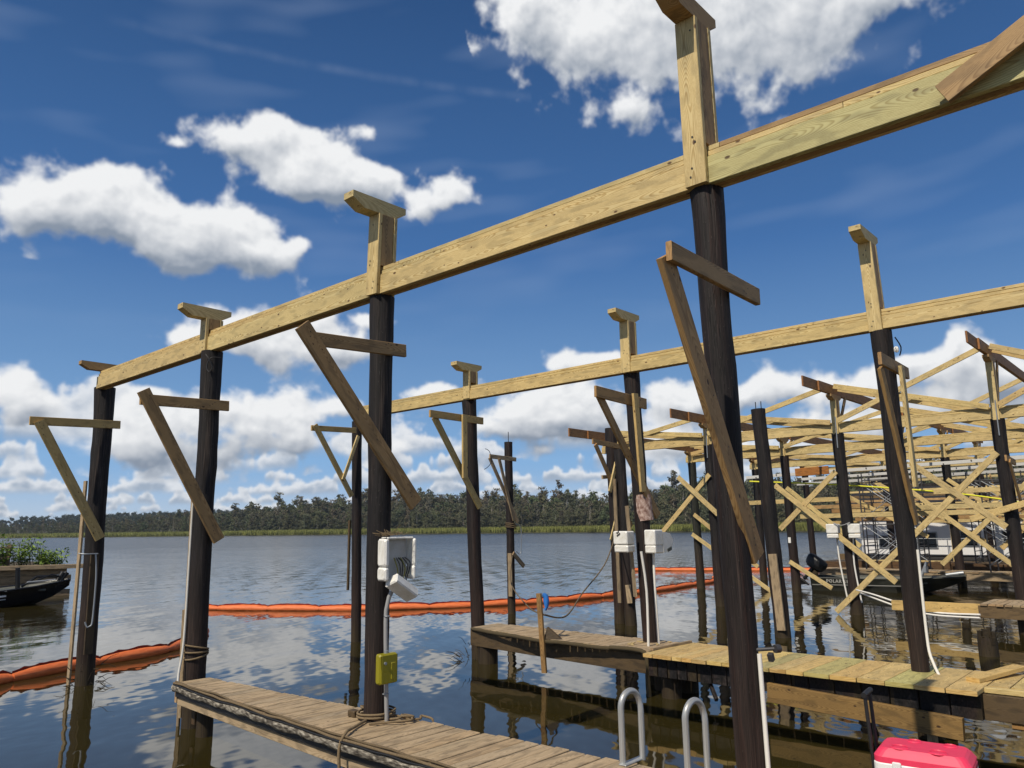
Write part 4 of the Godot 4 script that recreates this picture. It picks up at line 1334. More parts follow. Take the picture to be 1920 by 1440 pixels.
# ---------------------------------------------------------------- roof frames over the farther slips
func make_frames() -> void:
	var us := [-8.4, -4.9, -1.25, 2.3, 5.9]
	var rb := [4.88, 5.08, 5.47, 5.93, 6.35]
	var vs := [15.7, 21.0, 26.3, 31.6]
	var lab_row := ["third", "fourth", "fifth", "sixth"]
	var lab_u := ["riverward end", "second", "middle", "fourth", "landward end"]
	for j in 4:
		var v: float = vs[j]
		var pm: String = ["pile", "pile_red", "pile", "pile_red"][j]
		for i in 5:
			var u: float = us[i]
			if j == 0 and i == 0: u = -8.0
			if j == 1 and i == 0: pm = "pile_green"
			var o := piling("dark piling of the %s covered row, %s of its line" % [lab_row[j], lab_u[i]], u + rng.randf_range(0.02, 0.12), v, u, v, 4.48, 0.15, 0.135, pm)
			if j == 1 and i == 0: pm = "pile_red"
			var y1: float = rb[i] - 0.13
			board("upright_board", o, q(u, v - 0.12, 4.46), q(u, v - 0.12, y1), Vector3.RIGHT, 0.15, 0.04, M["pine"], tint())
			board("upright_board", o, q(u, v + 0.1, 4.46), q(u, v + 0.1, y1), Vector3.RIGHT, 0.15, 0.04, M["pine"], tint())
			board("filler_block", o, q(u, v - 0.01, 4.75), q(u, v - 0.01, y1), Vector3.RIGHT, 0.144, 0.178, M["pine_brown"], tint())
			cap_block(o, u, v - 0.4, v + 0.3, y1, 0.14, 0.128, "pine_brown")
			if j == 0:
				tube("bolt", o, path([q(u + 0.03, v - 0.16, 4.1), q(u + 0.03, v - 0.15, 4.9)]), 0.014, M["galv"], 6)
			if j == 0 and i == 2:
				for s in [-0.2, 0.2]:
					tube("conduit", o, curve([q(u + s * 0.8 + 0.1, v - 0.14, 0.3), q(u + s * 0.85, v - 0.15, 1.2), q(u + s, v - 0.15, 1.85)], 0.2), 0.02, M["pvc"], 7)
			if j == 1 and i == 1:
				board("sign_plate", o, q(u + 0.02, v - 0.16, 1.6), q(u + 0.02, v - 0.16, 1.78), Vector3.RIGHT, 0.09, 0.01, M["white_plastic"])
		var be := roof_beam("pine cross beam of the %s covered row" % lab_row[j], -8.6, 7.2, v - 0.02, 4.49, 0.19, [us[1], us[2], us[3], us[4]], [[-6.2, -2.6, 0.6, 3.9], [-5.2, -1.4, 1.8]], ["pine", "pine", "pine"])
		var tr := thing("roof_truss", "crossed pine rafters and braces of the %s covered row" % lab_row[j], "truss", q(-1.25, v, 4.6))
		for i in 4:
			var a: float = us[i] if not (i == 0 and j == 0) else -8.0
			var b: float = us[i + 1]
			board("rafter", tr, q(a + 0.06, v - 0.165, rb[i] + 0.22), q(b - 0.1, v - 0.165, 4.76), Vector3.UP, 0.13, 0.039, M["pine"], tint() * Color(1.03, 0.98, 0.94))
			board("rafter", tr, q(b - 0.06, v - 0.21, rb[i + 1] + 0.22), q(a + 0.1, v - 0.21, 4.78), Vector3.UP, 0.13, 0.039, M["pine"], tint() * Color(1.03, 0.98, 0.94))
			board("rafter", tr, q(a + 0.06, v + 0.15, rb[i] + 0.18), q(b - 0.3, v + 0.15, 4.7), Vector3.UP, 0.12, 0.039, M["pine"], tint() * Color(1.0, 0.96, 0.92))
			board("knee_brace", tr, q(a + 0.02, v + 0.16, 4.7), q(a + 0.02, v + 0.75, rb[i] + 0.02), Vector3.UP, 0.1, 0.04, M["pine_brown"], tint())
		var xs: Array = [
			[[2.25, 3.72, -1.6, 0.06], [-2.9, 3.23, -0.12, 0.82], [-1.3, 3.5, -2.86, 2.08], [0.47, 3.6, 2.26, 2.08], [-4.83, 3.62, -6.5, 1.98], [-5.8, 3.6, -4.6, 2.5], [1.58, 2.26, 2.9, 2.66]],
			[[-4.8, 3.4, -2.6, 1.5], [-1.3, 3.4, 1.4, 1.0], [-4.9, 1.0, -3.6, 0.2], [-8.4, 1.9, -5.4, -0.1], [2.2, 3.5, -0.4, 1.0], [-8.3, 2.6, -6.0, 0.8]],
			[[-3.6, 3.7, -1.2, 2.2], [-1.2, 3.7, 1.6, 1.4], [-4.6, 3.2, -2.0, 1.7], [2.2, 3.6, 0.2, 1.3]],
			[[-4.6, 3.4, -1.2, 1.4], [2.2, 3.6, -0.8, 1.2], [-1.0, 3.6, 1.8, 1.0]]][j]
		for x in xs:
			var dv := rng.randf_range(-0.03, 0.03) - (0.2 if x[0] > x[2] else 0.25)
			board("cross_brace", tr, q(x[0], v + dv, x[1]), q(x[2], v + dv, x[3]), Vector3.UP, 0.135, 0.039, M["pine"], tint() * Color(1.03, 0.98, 0.94))
		if j >= 1:
			for g in [[-6.6, -2.9, 3.05], [-4.6, 1.0, 2.55], [-0.5, 5.0, 3.2], [-1.8, 3.9, 2.75]]:
				board("girt", tr, q(g[0], v + 0.2, g[2] - 0.1 * j), q(g[1], v + 0.2, g[2] - 0.1 * j + 0.04), Vector3.UP, 0.14, 0.039, M["pine_brown" if j == 2 else "pine"], tint(0.15))
		if j == 0:
			board("bracket_arm", tr, q(2.5, 14.9, 3.55), q(2.5, 15.9, 3.5), Vector3.UP, 0.13, 0.04, M["pine_brown"])
			board("bracket_brace", tr, q(2.53, 15.1, 3.5), q(2.53, 15.9, 2.5), Vector3.UP, 0.13, 0.04, M["pine_brown"])
	# ridge boards over each line of uprights
	for i in 5:
		var u: float = us[i]
		var o := thing("ridge_board", "dark brown ridge board on the %s line of uprights" % ["lowest, riverward", "second lowest", "middle", "second highest", "highest, landward"][i], "board", q(u, 22.0, rb[i]))
		for s in [[13.7, 20.6], [20.65, 26.9], [26.95, 33.0]]:
			board("ridge_plank", o, q(u - 0.022, s[0], rb[i] + 0.132), q(u - 0.022, s[1], rb[i] + 0.132), Vector3.UP, 0.255, 0.04, M["pine_brown"], tint() * Color(0.8, 0.62, 0.5))
			board("ridge_plank", o, q(u + 0.022, s[0] + 0.9, rb[i] + 0.13), q(u + 0.022, s[1] - 0.2, rb[i] + 0.13), Vector3.UP, 0.25, 0.04, M["pine_brown"], tint() * Color(0.8, 0.62, 0.5))
	# bolted light metal tracks
	for k in 3:
		var v: float = [24.6, 29.6, 30.2][k]
		var y: float = [4.05, 3.95, 4.2][k]
		var o := thing("metal_track", ["pale bolted metal track hung under the fifth row's beam", "grey bolted metal track on the sixth row, lower one", "grey bolted metal track on the sixth row, upper one"][k], "track", q(-2, v, y))
		board("rail", o, q(-8.0, v, y), q(7.0, v, y + 0.25), Vector3.UP, 0.115, 0.08, M["track_metal"], grey([1.1, 0.8, 0.95][k]))
		for n in 18:
			var t := (n + 0.5) / 18.0
			var b := MB.new()
			b.box(q(lerpf(-8.0, 7.0, t), v - 0.05, y + 0.25 * t + (0.025 if n % 2 else -0.025)), Vector3(0.035, 0.035, 0.04), Color.WHITE)
			put("bolt", b, M["wire"], o)
	var sb := thing("orange_board", "orange painted board with cut corners on a piling of the fifth row", "board", q(-5.5, 24.3, 4.0))
	board("plank", sb, q(-5.9, 24.3, 4.12), q(-4.65, 24.3, 4.15), Vector3.UP, 0.3, 0.04, M["pine_brown"], Color(1.25, 0.62, 0.26), 0.012)
	var ys := thing("strap", "bright yellow strap slung between the covered rows", "strap", q(-4.0, 22.0, 3.5))
	tube("webbing", ys, curve([q(-6.3, 21.2, 3.7), q(-3.2, 22.5, 3.45), q(0.2, 24.0, 3.0), q(3.4, 24.6, 2.2)], 0.4), 0.028, M["yellow_strap"], 6)


# ---------------------------------------------------------------- oil booms
func boom(label: String, pts: Array, sec: float) -> void:
	var o := thing("containment_boom", label, "boom", pts[0])
	var p := curve(pts, 0.1)
	var run := 0.0
	var start := 0
	for i in range(1, p.size()):
		run += p[i].distance_to(p[i - 1])
		if run > sec or i == p.size() - 1:
			# one float between two creases, with its flange on top
			var k := i - start
			if k >= 3:
				var mb := MB.new()
				var sp := PackedVector3Array()
				var rad := PackedFloat32Array()
				var s0 := rng.randf_range(0.4, 0.68)
				var s1 := rng.randf_range(0.4, 0.68)
				var lift := rng.randf_range(-0.01, 0.025)
				for m in k + 1:
					var t := float(m) / k
					var w := sin(PI * t)
					sp.append(p[start + m] + Vector3(0, 0.045 + lift * w, 0))
					rad.append(0.118 * lerpf(lerpf(s0, s1, t), 1.0, pow(w, 0.45)))
				mb.tube(sp, rad, 14, Color.WHITE, nz, 0.16, 0.7, 0.85)
				put("float_section", mb, M["boom"], o)
				var fl := MB.new()
				for m in k:
					var a := sp[m] + Vector3(0, rad[m] * 0.82, 0)
					var b := sp[m + 1] + Vector3(0, rad[m + 1] * 0.82, 0)
					var up := Vector3(0, 0.038 + 0.03 * nz.get_noise_1d(m * 1.3 + i), 0)
					var up2 := Vector3(0, 0.038 + 0.03 * nz.get_noise_1d((m + 1) * 1.3 + i), 0)
					var side := (b - a).cross(Vector3.UP).normalized() * 0.009
					fl.prism(PackedVector3Array([a - side * 0.4, a + side * 0.4, a + up + side]), PackedVector3Array([b - side * 0.4, b + side * 0.4, b + up2 + side]), Color.WHITE)
				put("flange", fl, M["boom_dark"], o)
			run = 0.0
			start = i


func make_booms() -> void:
	boom("orange oil boom curving from the outermost piling across to the covered slips",
		[q(-7.4, -3.4, 0), q(-8.0, -1.2, 0), q(-8.3, -0.4, 0), q(-8.75, 0.85, 0), q(-9.3, 2.4, 0), q(-11.2, 4.0, 0), q(-14.5, 5.2, 0), q(-16.3, 6.3, 0), q(-15.0, 7.2, 0), q(-12.2, 9.2, 0), q(-10.2, 11.9, 0), q(-9.3, 14.5, 0), q(-8.9, 18.0, 0), q(-9.1, 21.5, 0), q(-9.5, 25.0, 0), q(-10.5, 26.0, 0)], 1.45)
	boom("second orange oil boom lying beyond the covered slips", [q(-16.4, 29.0, 0), q(-15.3, 29.9, 0), q(-13.0, 31.0, 0), q(-10.6, 32.4, 0), q(-8.6, 33.2, 0), q(-6.0, 33.6, 0)], 1.7)
	# buoy marker by the far marsh
	var b := thing("marker_post", "small white marker post in front of the far marsh", "marker", q(-228, 232, 0))
	tube("post", b, path([q(-228, 232, -0.5), q(-228, 232, 3.2)]), 0.35, M["white_plastic"], 8)


# ---------------------------------------------------------------- boats and the clutter behind the slips
func hull(o: Node3D, st: Array, at: Vector3, dir: Vector3, side: Vector3, m_out: String, m_in: String, stripes: Array = []) -> void:
	# stations: [along, chine half width, chine y, gunwale half width, gunwale y, keel y]
	var out := MB.new()
	var inn := MB.new()
	var rim := MB.new()
	var pt := func(s: Array, k: int, sgn: float, inset: float) -> Vector3:
		var x: float = s[0]
		if k == 0: return at + dir * x + Vector3(0, s[5] + inset * 2.0, 0)
		if k == 1: return at + dir * x + side * sgn * (s[1] - inset) + Vector3(0, s[2] + inset * 2.0, 0)
		if k == 2: return at + dir * x + side * sgn * (lerpf(s[1], s[3], 0.6) - inset) + Vector3(0, lerpf(s[2], s[4], 0.55), 0)
		return at + dir * x + side * sgn * (s[3] - inset) + Vector3(0, s[4], 0)
	for i in st.size() - 1:
		for sgn in [-1.0, 1.0]:
			for k in 3:
				var a: Vector3 = pt.call(st[i], k, sgn, 0.0)
				var b: Vector3 = pt.call(st[i + 1], k, sgn, 0.0)
				var c: Vector3 = pt.call(st[i + 1], k + 1, sgn, 0.0)
				var d: Vector3 = pt.call(st[i], k + 1, sgn, 0.0)
				out.flat(a, b, c, d, side * sgn + Vector3(0, -0.3, 0), Color.WHITE)
				a = pt.call(st[i], k, sgn, 0.03); b = pt.call(st[i + 1], k, sgn, 0.03); c = pt.call(st[i + 1], k + 1, sgn, 0.03); d = pt.call(st[i], k + 1, sgn, 0.03)
				inn.flat(a, b, c, d, -side * sgn + Vector3(0, 0.3, 0), Color.WHITE)
	for sgn in [-1.0, 1.0]:
		var gp := PackedVector3Array()
		for s in st: gp.append(pt.call(s, 3, sgn, 0.01))
		rim.tube(gp, PackedFloat32Array([0.028]), 8, Color.WHITE)
	# transom and bow plate
	for e in [0, st.size() - 1]:
		var s: Array = st[e]
		var d := -dir if e == 0 else dir
		out.flat(pt.call(s, 1, -1.0, 0.0), pt.call(s, 1, 1.0, 0.0), pt.call(s, 3, 1.0, 0.0), pt.call(s, 3, -1.0, 0.0), d, Color.WHITE)
	put("hull", out, M[m_out], o)
	put("hull_lining", inn, M[m_in], o)
	put("gunwale", rim, M[m_out], o)


func lettering(o: Node3D, called: String, text: String, size: float, at: Vector3, along: Vector3, m: String, italic := false) -> void:
	var f := SystemFont.new()
	f.font_names = PackedStringArray(["Droid Sans"])
	f.font_weight = 700
	f.font_italic = italic
	var t := TextMesh.new()
	t.text = text
	t.font = f
	t.font_size = 32
	t.pixel_size = size / 32.0
	t.depth = 0.008
	t.material = M[m]
	var n := MeshInstance3D.new()
	n.name = called
	n.mesh = t
	var x := along.normalized()
	n.transform = Transform3D(Basis(x, Vector3.UP, x.cross(Vector3.UP)), at - org)
	o.add_child(n, true)


func outboard(o: Node3D, at: Vector3, dir: Vector3, side: Vector3, tilt: float) -> void:
	var b := Basis(side, Vector3.UP, side.cross(Vector3.UP))
	# turn about the side axis so that the leg kicks up behind
	var t := Basis(side, tilt).scaled(Vector3.ONE * 1.15)
	var mb := MB.new()
	var rings := [[0.0, 0.10, 0.2], [0.06, 0.15, 0.27], [0.16, 0.16, 0.31], [0.28, 0.15, 0.32], [0.36, 0.12, 0.28], [0.39, 0.06, 0.2]]
	var prev := PackedVector3Array()
	for r in rings:
		var ring := PackedVector3Array()
		for k in 16:
			var a := TAU * k / 16.0
			ring.append(at + t * (Vector3(0, 0.12 + r[0], 0) + side * cos(a) * r[1] - dir * (0.12 + sin(a) * r[2])))
		if prev.size(): 
			for k in 16:
				var j := (k + 1) % 16
				mb.flat(prev[k], prev[j], ring[j], ring[k], (prev[k] + ring[j]) * 0.5 - (at + t * (Vector3(0, 0.3, 0) - dir * 0.12)), Color.WHITE)
		prev = ring
	for k in range(1, 15): mb.tri(prev[0], prev[k], prev[k + 1], Vector3.UP, Vector3.UP, Vector3.UP, Vector2.ZERO, Vector2.ZERO, Vector2.ZERO, Color.WHITE)
	put("engine_cowl", mb, M["motor"], o)
	var leg := MB.new()
	leg.tube(path([at + t * (Vector3(0, 0.16, 0) - dir * 0.12), at + t * (Vector3(0, -0.3, 0) - dir * 0.16)]), PackedFloat32Array([0.075, 0.055]), 10, Color.WHITE)
	leg.tube(path([at + t * (Vector3(0, -0.36, 0) + dir * 0.05), at + t * (Vector3(0, -0.36, 0) - dir * 0.1), at + t * (Vector3(0, -0.36, 0) - dir * 0.34)]), PackedFloat32Array([0.02, 0.055, 0.04]), 10, Color.WHITE)
	leg.box(at + t * (Vector3(0, -0.24, 0) - dir * 0.24), Vector3(0.18, 0.015, 0.34), Color.WHITE, Basis(side, t * Vector3.UP, t * side.cross(Vector3.UP)))
	leg.prism(PackedVector3Array([at + t * (Vector3(0, -0.4, 0) - dir * 0.05) - side * 0.01, at + t * (Vector3(0, -0.4, 0) - dir * 0.25) - side * 0.01, at + t * (Vector3(0, -0.56, 0) - dir * 0.2) - side * 0.01]), PackedVector3Array([at + t * (Vector3(0, -0.4, 0) - dir * 0.05) + side * 0.01, at + t * (Vector3(0, -0.4, 0) - dir * 0.25) + side * 0.01, at + t * (Vector3(0, -0.56, 0) - dir * 0.2) + side * 0.01]), Color.WHITE)
	put("engine_leg", leg, M["motor"], o)
	var pr := MB.new()
	for k in 3:
		var a := TAU * k / 3.0
		var d := t * (side * cos(a) + Vector3.UP * sin(a))
		pr.box(at + t * (Vector3(0, -0.36, 0) - dir * 0.36) + d * 0.07, Vector3(0.07, 0.12, 0.012), Color.WHITE, Basis(d.cross(t * dir).normalized(), d, t * dir))
	put("propeller", pr, M["motor"], o)


func make_far_things() -> void:
	# jon boat, stern to the river
	var s := q(-4.9, 22.75, 0.0)
	var d := (q(-0.5, 23.55, 0.0) - s).normalized()
	var sd := d.cross(Vector3.UP).normalized()
	var o := thing("jon_boat", "dark green aluminium jon boat with an outboard tilted up", "boat", s)
	hull(o, [[0.0, 0.55, -0.06, 0.72, 0.42, -0.1], [1.2, 0.58, -0.06, 0.76, 0.42, -0.1], [2.6, 0.56, -0.05, 0.76, 0.43, -0.1], [3.5, 0.48, 0.05, 0.70, 0.46, 0.0], [4.1, 0.38, 0.24, 0.6, 0.50, 0.2], [4.55, 0.30, 0.42, 0.5, 0.53, 0.4]], s, d, sd, "hull_dark", "hull_inside")
	for k in [0.5, 1.9, 3.3]:
		var b := MB.new()
		b.soft_box(s + d * k + Vector3(0, 0.33, 0), Vector3(1.3, 0.06, 0.4), 0.01, Color.WHITE, Basis(sd, Vector3.UP, sd.cross(Vector3.UP)))
		put("bench", b, M["hull_inside"], o)
	var fd := MB.new()
	fd.soft_box(s + d * 4.0 + Vector3(0, 0.47, 0), Vector3(0.95, 0.05, 0.8), 0.01, Color.WHITE, Basis(sd, Vector3.UP, sd.cross(Vector3.UP)))
	put("foredeck", fd, M["hull_inside"], o)
	board("rub_rail", o, s + sd * 0.705 + d * 0.05 + Vector3(0, 0.2, 0), s + sd * 0.72 + d * 3.4 + Vector3(0, 0.22, 0), Vector3.UP, 0.03, 0.02, M["letter_grey"], grey(0.6))
	outboard(o, s + Vector3(0, 0.5, 0), d, sd, -0.62)
	lettering(o, "lettering", "POLAR KRAFT", 0.155, s + sd * 0.742 + d * 1.0 + Vector3(0, 0.33, 0), d, "letter_grey", true)
	lettering(o, "registration", "VA 2288 BB", 0.11, s + sd * 0.755 + d * 3.1 + Vector3(0, 0.3, 0), d, "letter_grey")
	var tm := MB.new()
	tm.tube(path([s + d * 4.0 + Vector3(0, 0.55, 0), s + d * 4.5 + Vector3(0, 0.62, 0)]), PackedFloat32Array([0.05, 0.07]), 8, Color.WHITE)
	tm.tube(path([s + d * 3.3 + Vector3(0, 0.5, 0), s + d * 3.5 + Vector3(0, 0.95, 0)]), PackedFloat32Array([0.05]), 8, Color.WHITE)
	tm.box(s + d * 3.45 + Vector3(0, 0.72, 0), Vector3(0.1, 0.2, 0.2), Color.WHITE)
	put("trolling_motor", tm, M["galv"], o)

	# electrical boxes on the third row
	ebox("paired white electrical boxes strapped to the middle piling of the third row", -1.22, 15.5, 1.84, 2.2, 0.29, true)
	ebox("white electrical boxes on the fourth row before the white houseboat", 2.2, 25.9, 1.7, 2.1, 0.32, true)

	# white houseboat
	house("white houseboat with a dark hull moored behind the slips", "white_gloss", q(-7.0, 34.2, 0.0), q(0.5, 34.2, 0.0), 2.55, 3.4, [[0.8, 0.9, 0.5, 0.6], [2.2, 0.9, 1.1, 0.75], [4.2, 1.0, 0.7, 0.7], [5.8, 1.0, 0.9, 0.7]])
	house("white cabin boat with a red side panel, moored landward of the houseboat", "white_gloss", q(1.2, 33.6, 0.0), q(7.5, 33.6, 0.0), 2.2, 3.0, [[1.9, 1.1, 0.8, 0.6], [3.2, 1.1, 0.8, 0.6]], true)
	# dark covered boathouse farther on
	var bh := thing("boathouse", "dark roofed old boathouse behind the houseboats", "boathouse", q(0.0, 42.0, 0.0))
	var rf := MB.new()
	rf.prism(PackedVector3Array([q(-9.5, 37.5, 3.0), q(-9.5, 43.0, 4.3), q(-9.5, 48.5, 3.0), q(-9.5, 48.5, 2.85), q(-9.5, 43.0, 4.1), q(-9.5, 37.5, 2.8)]), PackedVector3Array([q(16, 37.5, 3.0), q(16, 43.0, 4.3), q(16, 48.5, 3.0), q(16, 48.5, 2.85), q(16, 43.0, 4.1), q(16, 37.5, 2.8)]), Color.WHITE)
	put("roof", rf, M["roof_dark"], bh)
	for k in 9:
		for v in [38.0, 43.0]:
			tube("post", bh, path([q(-9.0 + 3.0 * k, v, -0.8), q(-9.0 + 3.0 * k, v, 2.9 if v < 40.0 else 4.1)]), 0.13, M["pile"], 8)
	var bw := MB.new()
	bw.box(q(3.5, 48.0, 1.6), Vector3(25, 2.6, 0.2), Color.WHITE)
	put("back_wall", bw, M["dark_inside"], bh)
	for k in 3:
		board("fascia_board", bh, q(-9.4 + 0.01 * k, 37.42, 2.86 - 0.62 * k), q(15.9, 37.42, 2.86 - 0.62 * k), Vector3.UP, 0.2, 0.05, M["pine" if k != 0 else "pine_brown"], tint() * Color(0.9, 0.8, 0.65))
	for k in 6:
		board("eave_board", bh, q(-9.0 + 0.3 * k, 36.6 - 0.5 * (k % 2), 3.05 + 0.23 * k), q(15.5, 36.6 - 0.5 * (k % 2), 3.1 + 0.26 * k), Vector3.UP, [0.16, 0.1, 0.14, 0.09, 0.15, 0.1][k], 0.05, M[["pine", "pine_brown", "wet_wood", "pine", "pile", "pine"][k]], tint(0.2))
	for k in 14:
		board("rafter_tail", bh, q(-8.5 + 1.7 * k, 36.0, 4.3), q(-8.5 + 1.7 * k, 37.6, 2.9), Vector3.RIGHT, 0.05, 0.14, M["pine_brown" if k % 3 else "wet_wood"], tint(0.2))
	for k in 5:
		board("floor_beam", bh, q(-9.4, 37.8 + 2.2 * k, 0.5), q(15.9, 37.8 + 2.2 * k, 0.5), Vector3.UP, 0.3, 0.2, M["wet_wood"])
	# trees of the landward bank behind everything
	scaffold("scaffold tower on the timber wharf, nearest the river", -4.2, 29.2, 2, 3.6)
	scaffold("scaffold tower on the timber wharf, between the other two", -0.4, 29.4, 2, 3.4)
	scaffold("scaffold tower on the timber wharf, landward end", 3.4, 29.0, 2, 3.6)
	scaffold("scaffold tower at the riverward end of the jon boat's pier", -3.0, 25.1, 2, 3.3)
	scaffold("scaffold tower on the middle of the jon boat's pier", 0.9, 25.0, 2, 3.2)
	# odds and ends on the wharf
	var cr := thing("tan_panel", "tan plywood panel leaning above the wharf by the houseboat", "panel", q(-2.7, 30.6, 0.7))
	board("plywood", cr, q(-2.9, 30.6, 2.75), q(-1.7, 30.6, 2.75), Vector3.UP, 0.42, 0.03, M["pine_brown"], Color(1.3, 1.1, 1.0))
	board("leg", cr, q(-2.3, 30.62, 0.64), q(-2.3, 30.62, 2.6), Vector3.RIGHT, 0.08, 0.04, M["pine"])
	var bl := thing("white_bundle", "crumpled white tarp bundle lying on the timber wharf", "tarp", q(2.7, 28.9, 0.66))
	var bm := MB.new()
	for k in 6: bm.soft_box(q(2.4 + 0.14 * k, 28.9 + rng.randf_range(-0.1, 0.1), 0.74 + 0.05 * (k % 3)), Vector3(0.28, 0.18, 0.3), 0.05, grey(rng.randf_range(0.85, 1.0)), Basis(Vector3(rng.randf(), 1, rng.randf()).normalized(), rng.randf() * 3.0))
	put("tarp", bm, M["white_plastic"], bl)
	var lum := thing("lumber_pile", "small pile of new lumber on the timber wharf", "lumber", q(-3.6, 28.8, 0.66))
	for k in 6: board("lumber_board", lum, q(-5.2 + 0.1 * k, 28.7 + 0.16 * (k % 3), 0.69 + 0.045 * (k / 3)), q(-2.6 + 0.1 * k, 28.75 + 0.16 * (k % 3), 0.69 + 0.045 * (k / 3)), Vector3.FORWARD, 0.14, 0.04, M["pine"], tint())
	# white pvc lines hanging low between the third row pilings
	var pv := thing("pvc_line", "pair of white plastic pipes sagging low over the water", "pipe", q(0.3, 14.0, 0.4))
	tube("pipe", pv, curve([q(-1.0, 15.3, 0.62), q(-0.36, 14.6, 0.58), q(0.35, 14.2, 0.44), q(1.0, 14.0, 0.33), q(1.9, 13.75, 0.36)], 0.15), 0.02, M["pvc"], 7)
	tube("pipe", pv, curve([q(-0.9, 15.3, 0.55), q(-0.3, 14.55, 0.49), q(0.35, 14.15, 0.36), q(1.0, 13.95, 0.28), q(1.9, 13.7, 0.30)], 0.15), 0.02, M["pvc"], 7)


func ebox(label: String, u: float, v: float, y0: float, y1: float, w: float, strap := false) -> void:
	var o := thing("electrical_box", label, "electrical box", q(u, v, y0))
	var h := y1 - y0
	for s in [-1.0, 1.0]:
		var mb := MB.new()
		var c := q(u + s * (w * 0.5 + 0.12), v - 0.05, y0 + h * 0.5)
		mb.soft_box(c + Vector3(0, h * 0.17, 0), Vector3(w, h * 0.64, 0.2), 0.018, Color.WHITE)
		mb.soft_box(c - Vector3(0, h * 0.335, 0), Vector3(w * 0.97, h * 0.3, 0.19), 0.018, Color.WHITE)
		put("box_cover", mb, M["white_plastic"], o)
	if strap:
		tube("strap", o, curve([q(u - 0.2, v - 0.17, y1 + 0.02), q(u, v - 0.2, y1 - 0.04), q(u + 0.2, v - 0.17, y1 + 0.03)], 0.06), 0.012, M["grey_pipe"], 6)


func house(label: String, m: String, a: Vector3, b: Vector3, h: float, deep: float, wins: Array, red := false) -> void:
	var o := thing("houseboat", label, "houseboat", a)
	var d := (b - a).normalized()
	var l := a.distance_to(b)
	var back := Vector3.UP.cross(d).normalized()
	if back.z > 0.0: back = -back
	var bs := Basis(d, Vector3.UP, d.cross(Vector3.UP))
	var c := (a + b) * 0.5 + back * deep * 0.5
	var w := MB.new()
	w.soft_box(c + Vector3(0, 0.75 + (h - 0.75) * 0.5, 0), Vector3(l, h - 0.75, deep), 0.05, Color.WHITE, bs)
	put("cabin_wall", w, M[m], o)
	var hl := MB.new()
	hl.soft_box(c + Vector3(0, 0.25, 0), Vector3(l + 0.9, 0.9, deep + 0.4), 0.1, Color.WHITE, bs)
	put("hull", hl, M["roof_dark"], o)
	var rf := MB.new()
	rf.soft_box(c + Vector3(0, h + 0.06, 0), Vector3(l + 0.5, 0.1, deep + 0.6), 0.03, Color.WHITE, bs)
	put("roof", rf, M[m], o)
	for x in wins:
		var f := MB.new()
		var p: Vector3 = a + d * (x[0] + x[2] * 0.5) + Vector3(0, x[1] + x[3] * 0.5 + 0.15, 0) - back * 0.02
		f.soft_box(p, Vector3(x[2], x[3], 0.05), 0.012, grey(0.9), bs)
		var fo := put("window", f, M["galv"], o)
		var g := MB.new()
		g.soft_box(p - back * 0.012, Vector3(x[2] - 0.1, x[3] - 0.1, 0.05), 0.01, Color.WHITE, bs)
		put("pane", g, M["window_dark"], fo)
	for k in 7:
		tube("rail_post", o, path([a + d * (0.1 + (l - 0.2) * k / 6.0) - back * 0.3 + Vector3(0, 0.7, 0), a + d * (0.1 + (l - 0.2) * k / 6.0) - back * 0.3 + Vector3(0, 1.5, 0)]), 0.02, M["galv"], 6)
	tube("rail", o, path([a - back * 0.3 + Vector3(0, 1.5, 0), b - back * 0.3 + Vector3(0, 1.5, 0)]), 0.02, M["galv"], 6)
	if red:
		var r := MB.new()
		r.soft_box(a + d * 0.9 - back * 0.06 + Vector3(0, 1.35, 0), Vector3(1.3, 0.8, 0.06), 0.01, Color.WHITE, bs)
		put("side_panel", r, M["red_panel"], o, "dark red side panel")


func scaffold(label: String, u: float, v: float, lifts: int, h: float) -> void:
	var o := thing("scaffold_tower", label, "scaffold", q(u, v, 0.66))
	for a in [[-0.9, 0.0], [0.9, 0.0], [-0.9, 1.2], [0.9, 1.2]]:
		tube("upright", o, path([q(u + a[0], v + a[1], 0.58), q(u + a[0], v + a[1], 0.66 + h)]), 0.024, M["scaffold"], 6)
	for k in lifts:
		var y := 0.66 + 0.15 + (h - 0.3) * k / lifts
		var y2 := y + (h - 0.3) / lifts - 0.15
		for w in [0.0, 1.2]:
			tube("brace", o, path([q(u - 0.9, v + w, y), q(u + 0.9, v + w, y2)]), 0.015, M["galv"], 5)
			tube("brace", o, path([q(u + 0.9, v + w + 0.01, y), q(u - 0.9, v + w + 0.01, y2)]), 0.015, M["galv"], 5)
			tube("ledger", o, path([q(u - 0.9, v + w, y2), q(u + 0.9, v + w, y2)]), 0.02, M["scaffold"], 5)
		for s in [-0.9, 0.9]:
			for r in 4:
				tube("rung", o, path([q(u + s, v, y + 0.3 * r), q(u + s, v + 1.2, y + 0.3 * r)]), 0.016, M["scaffold"], 5)
	board("platform_board", o, q(u - 1.0, v + 0.4, 0.66 + h * 0.55), q(u + 1.0, v + 0.4, 0.66 + h * 0.55), Vector3.FORWARD, 0.25, 0.04, M["pine"])


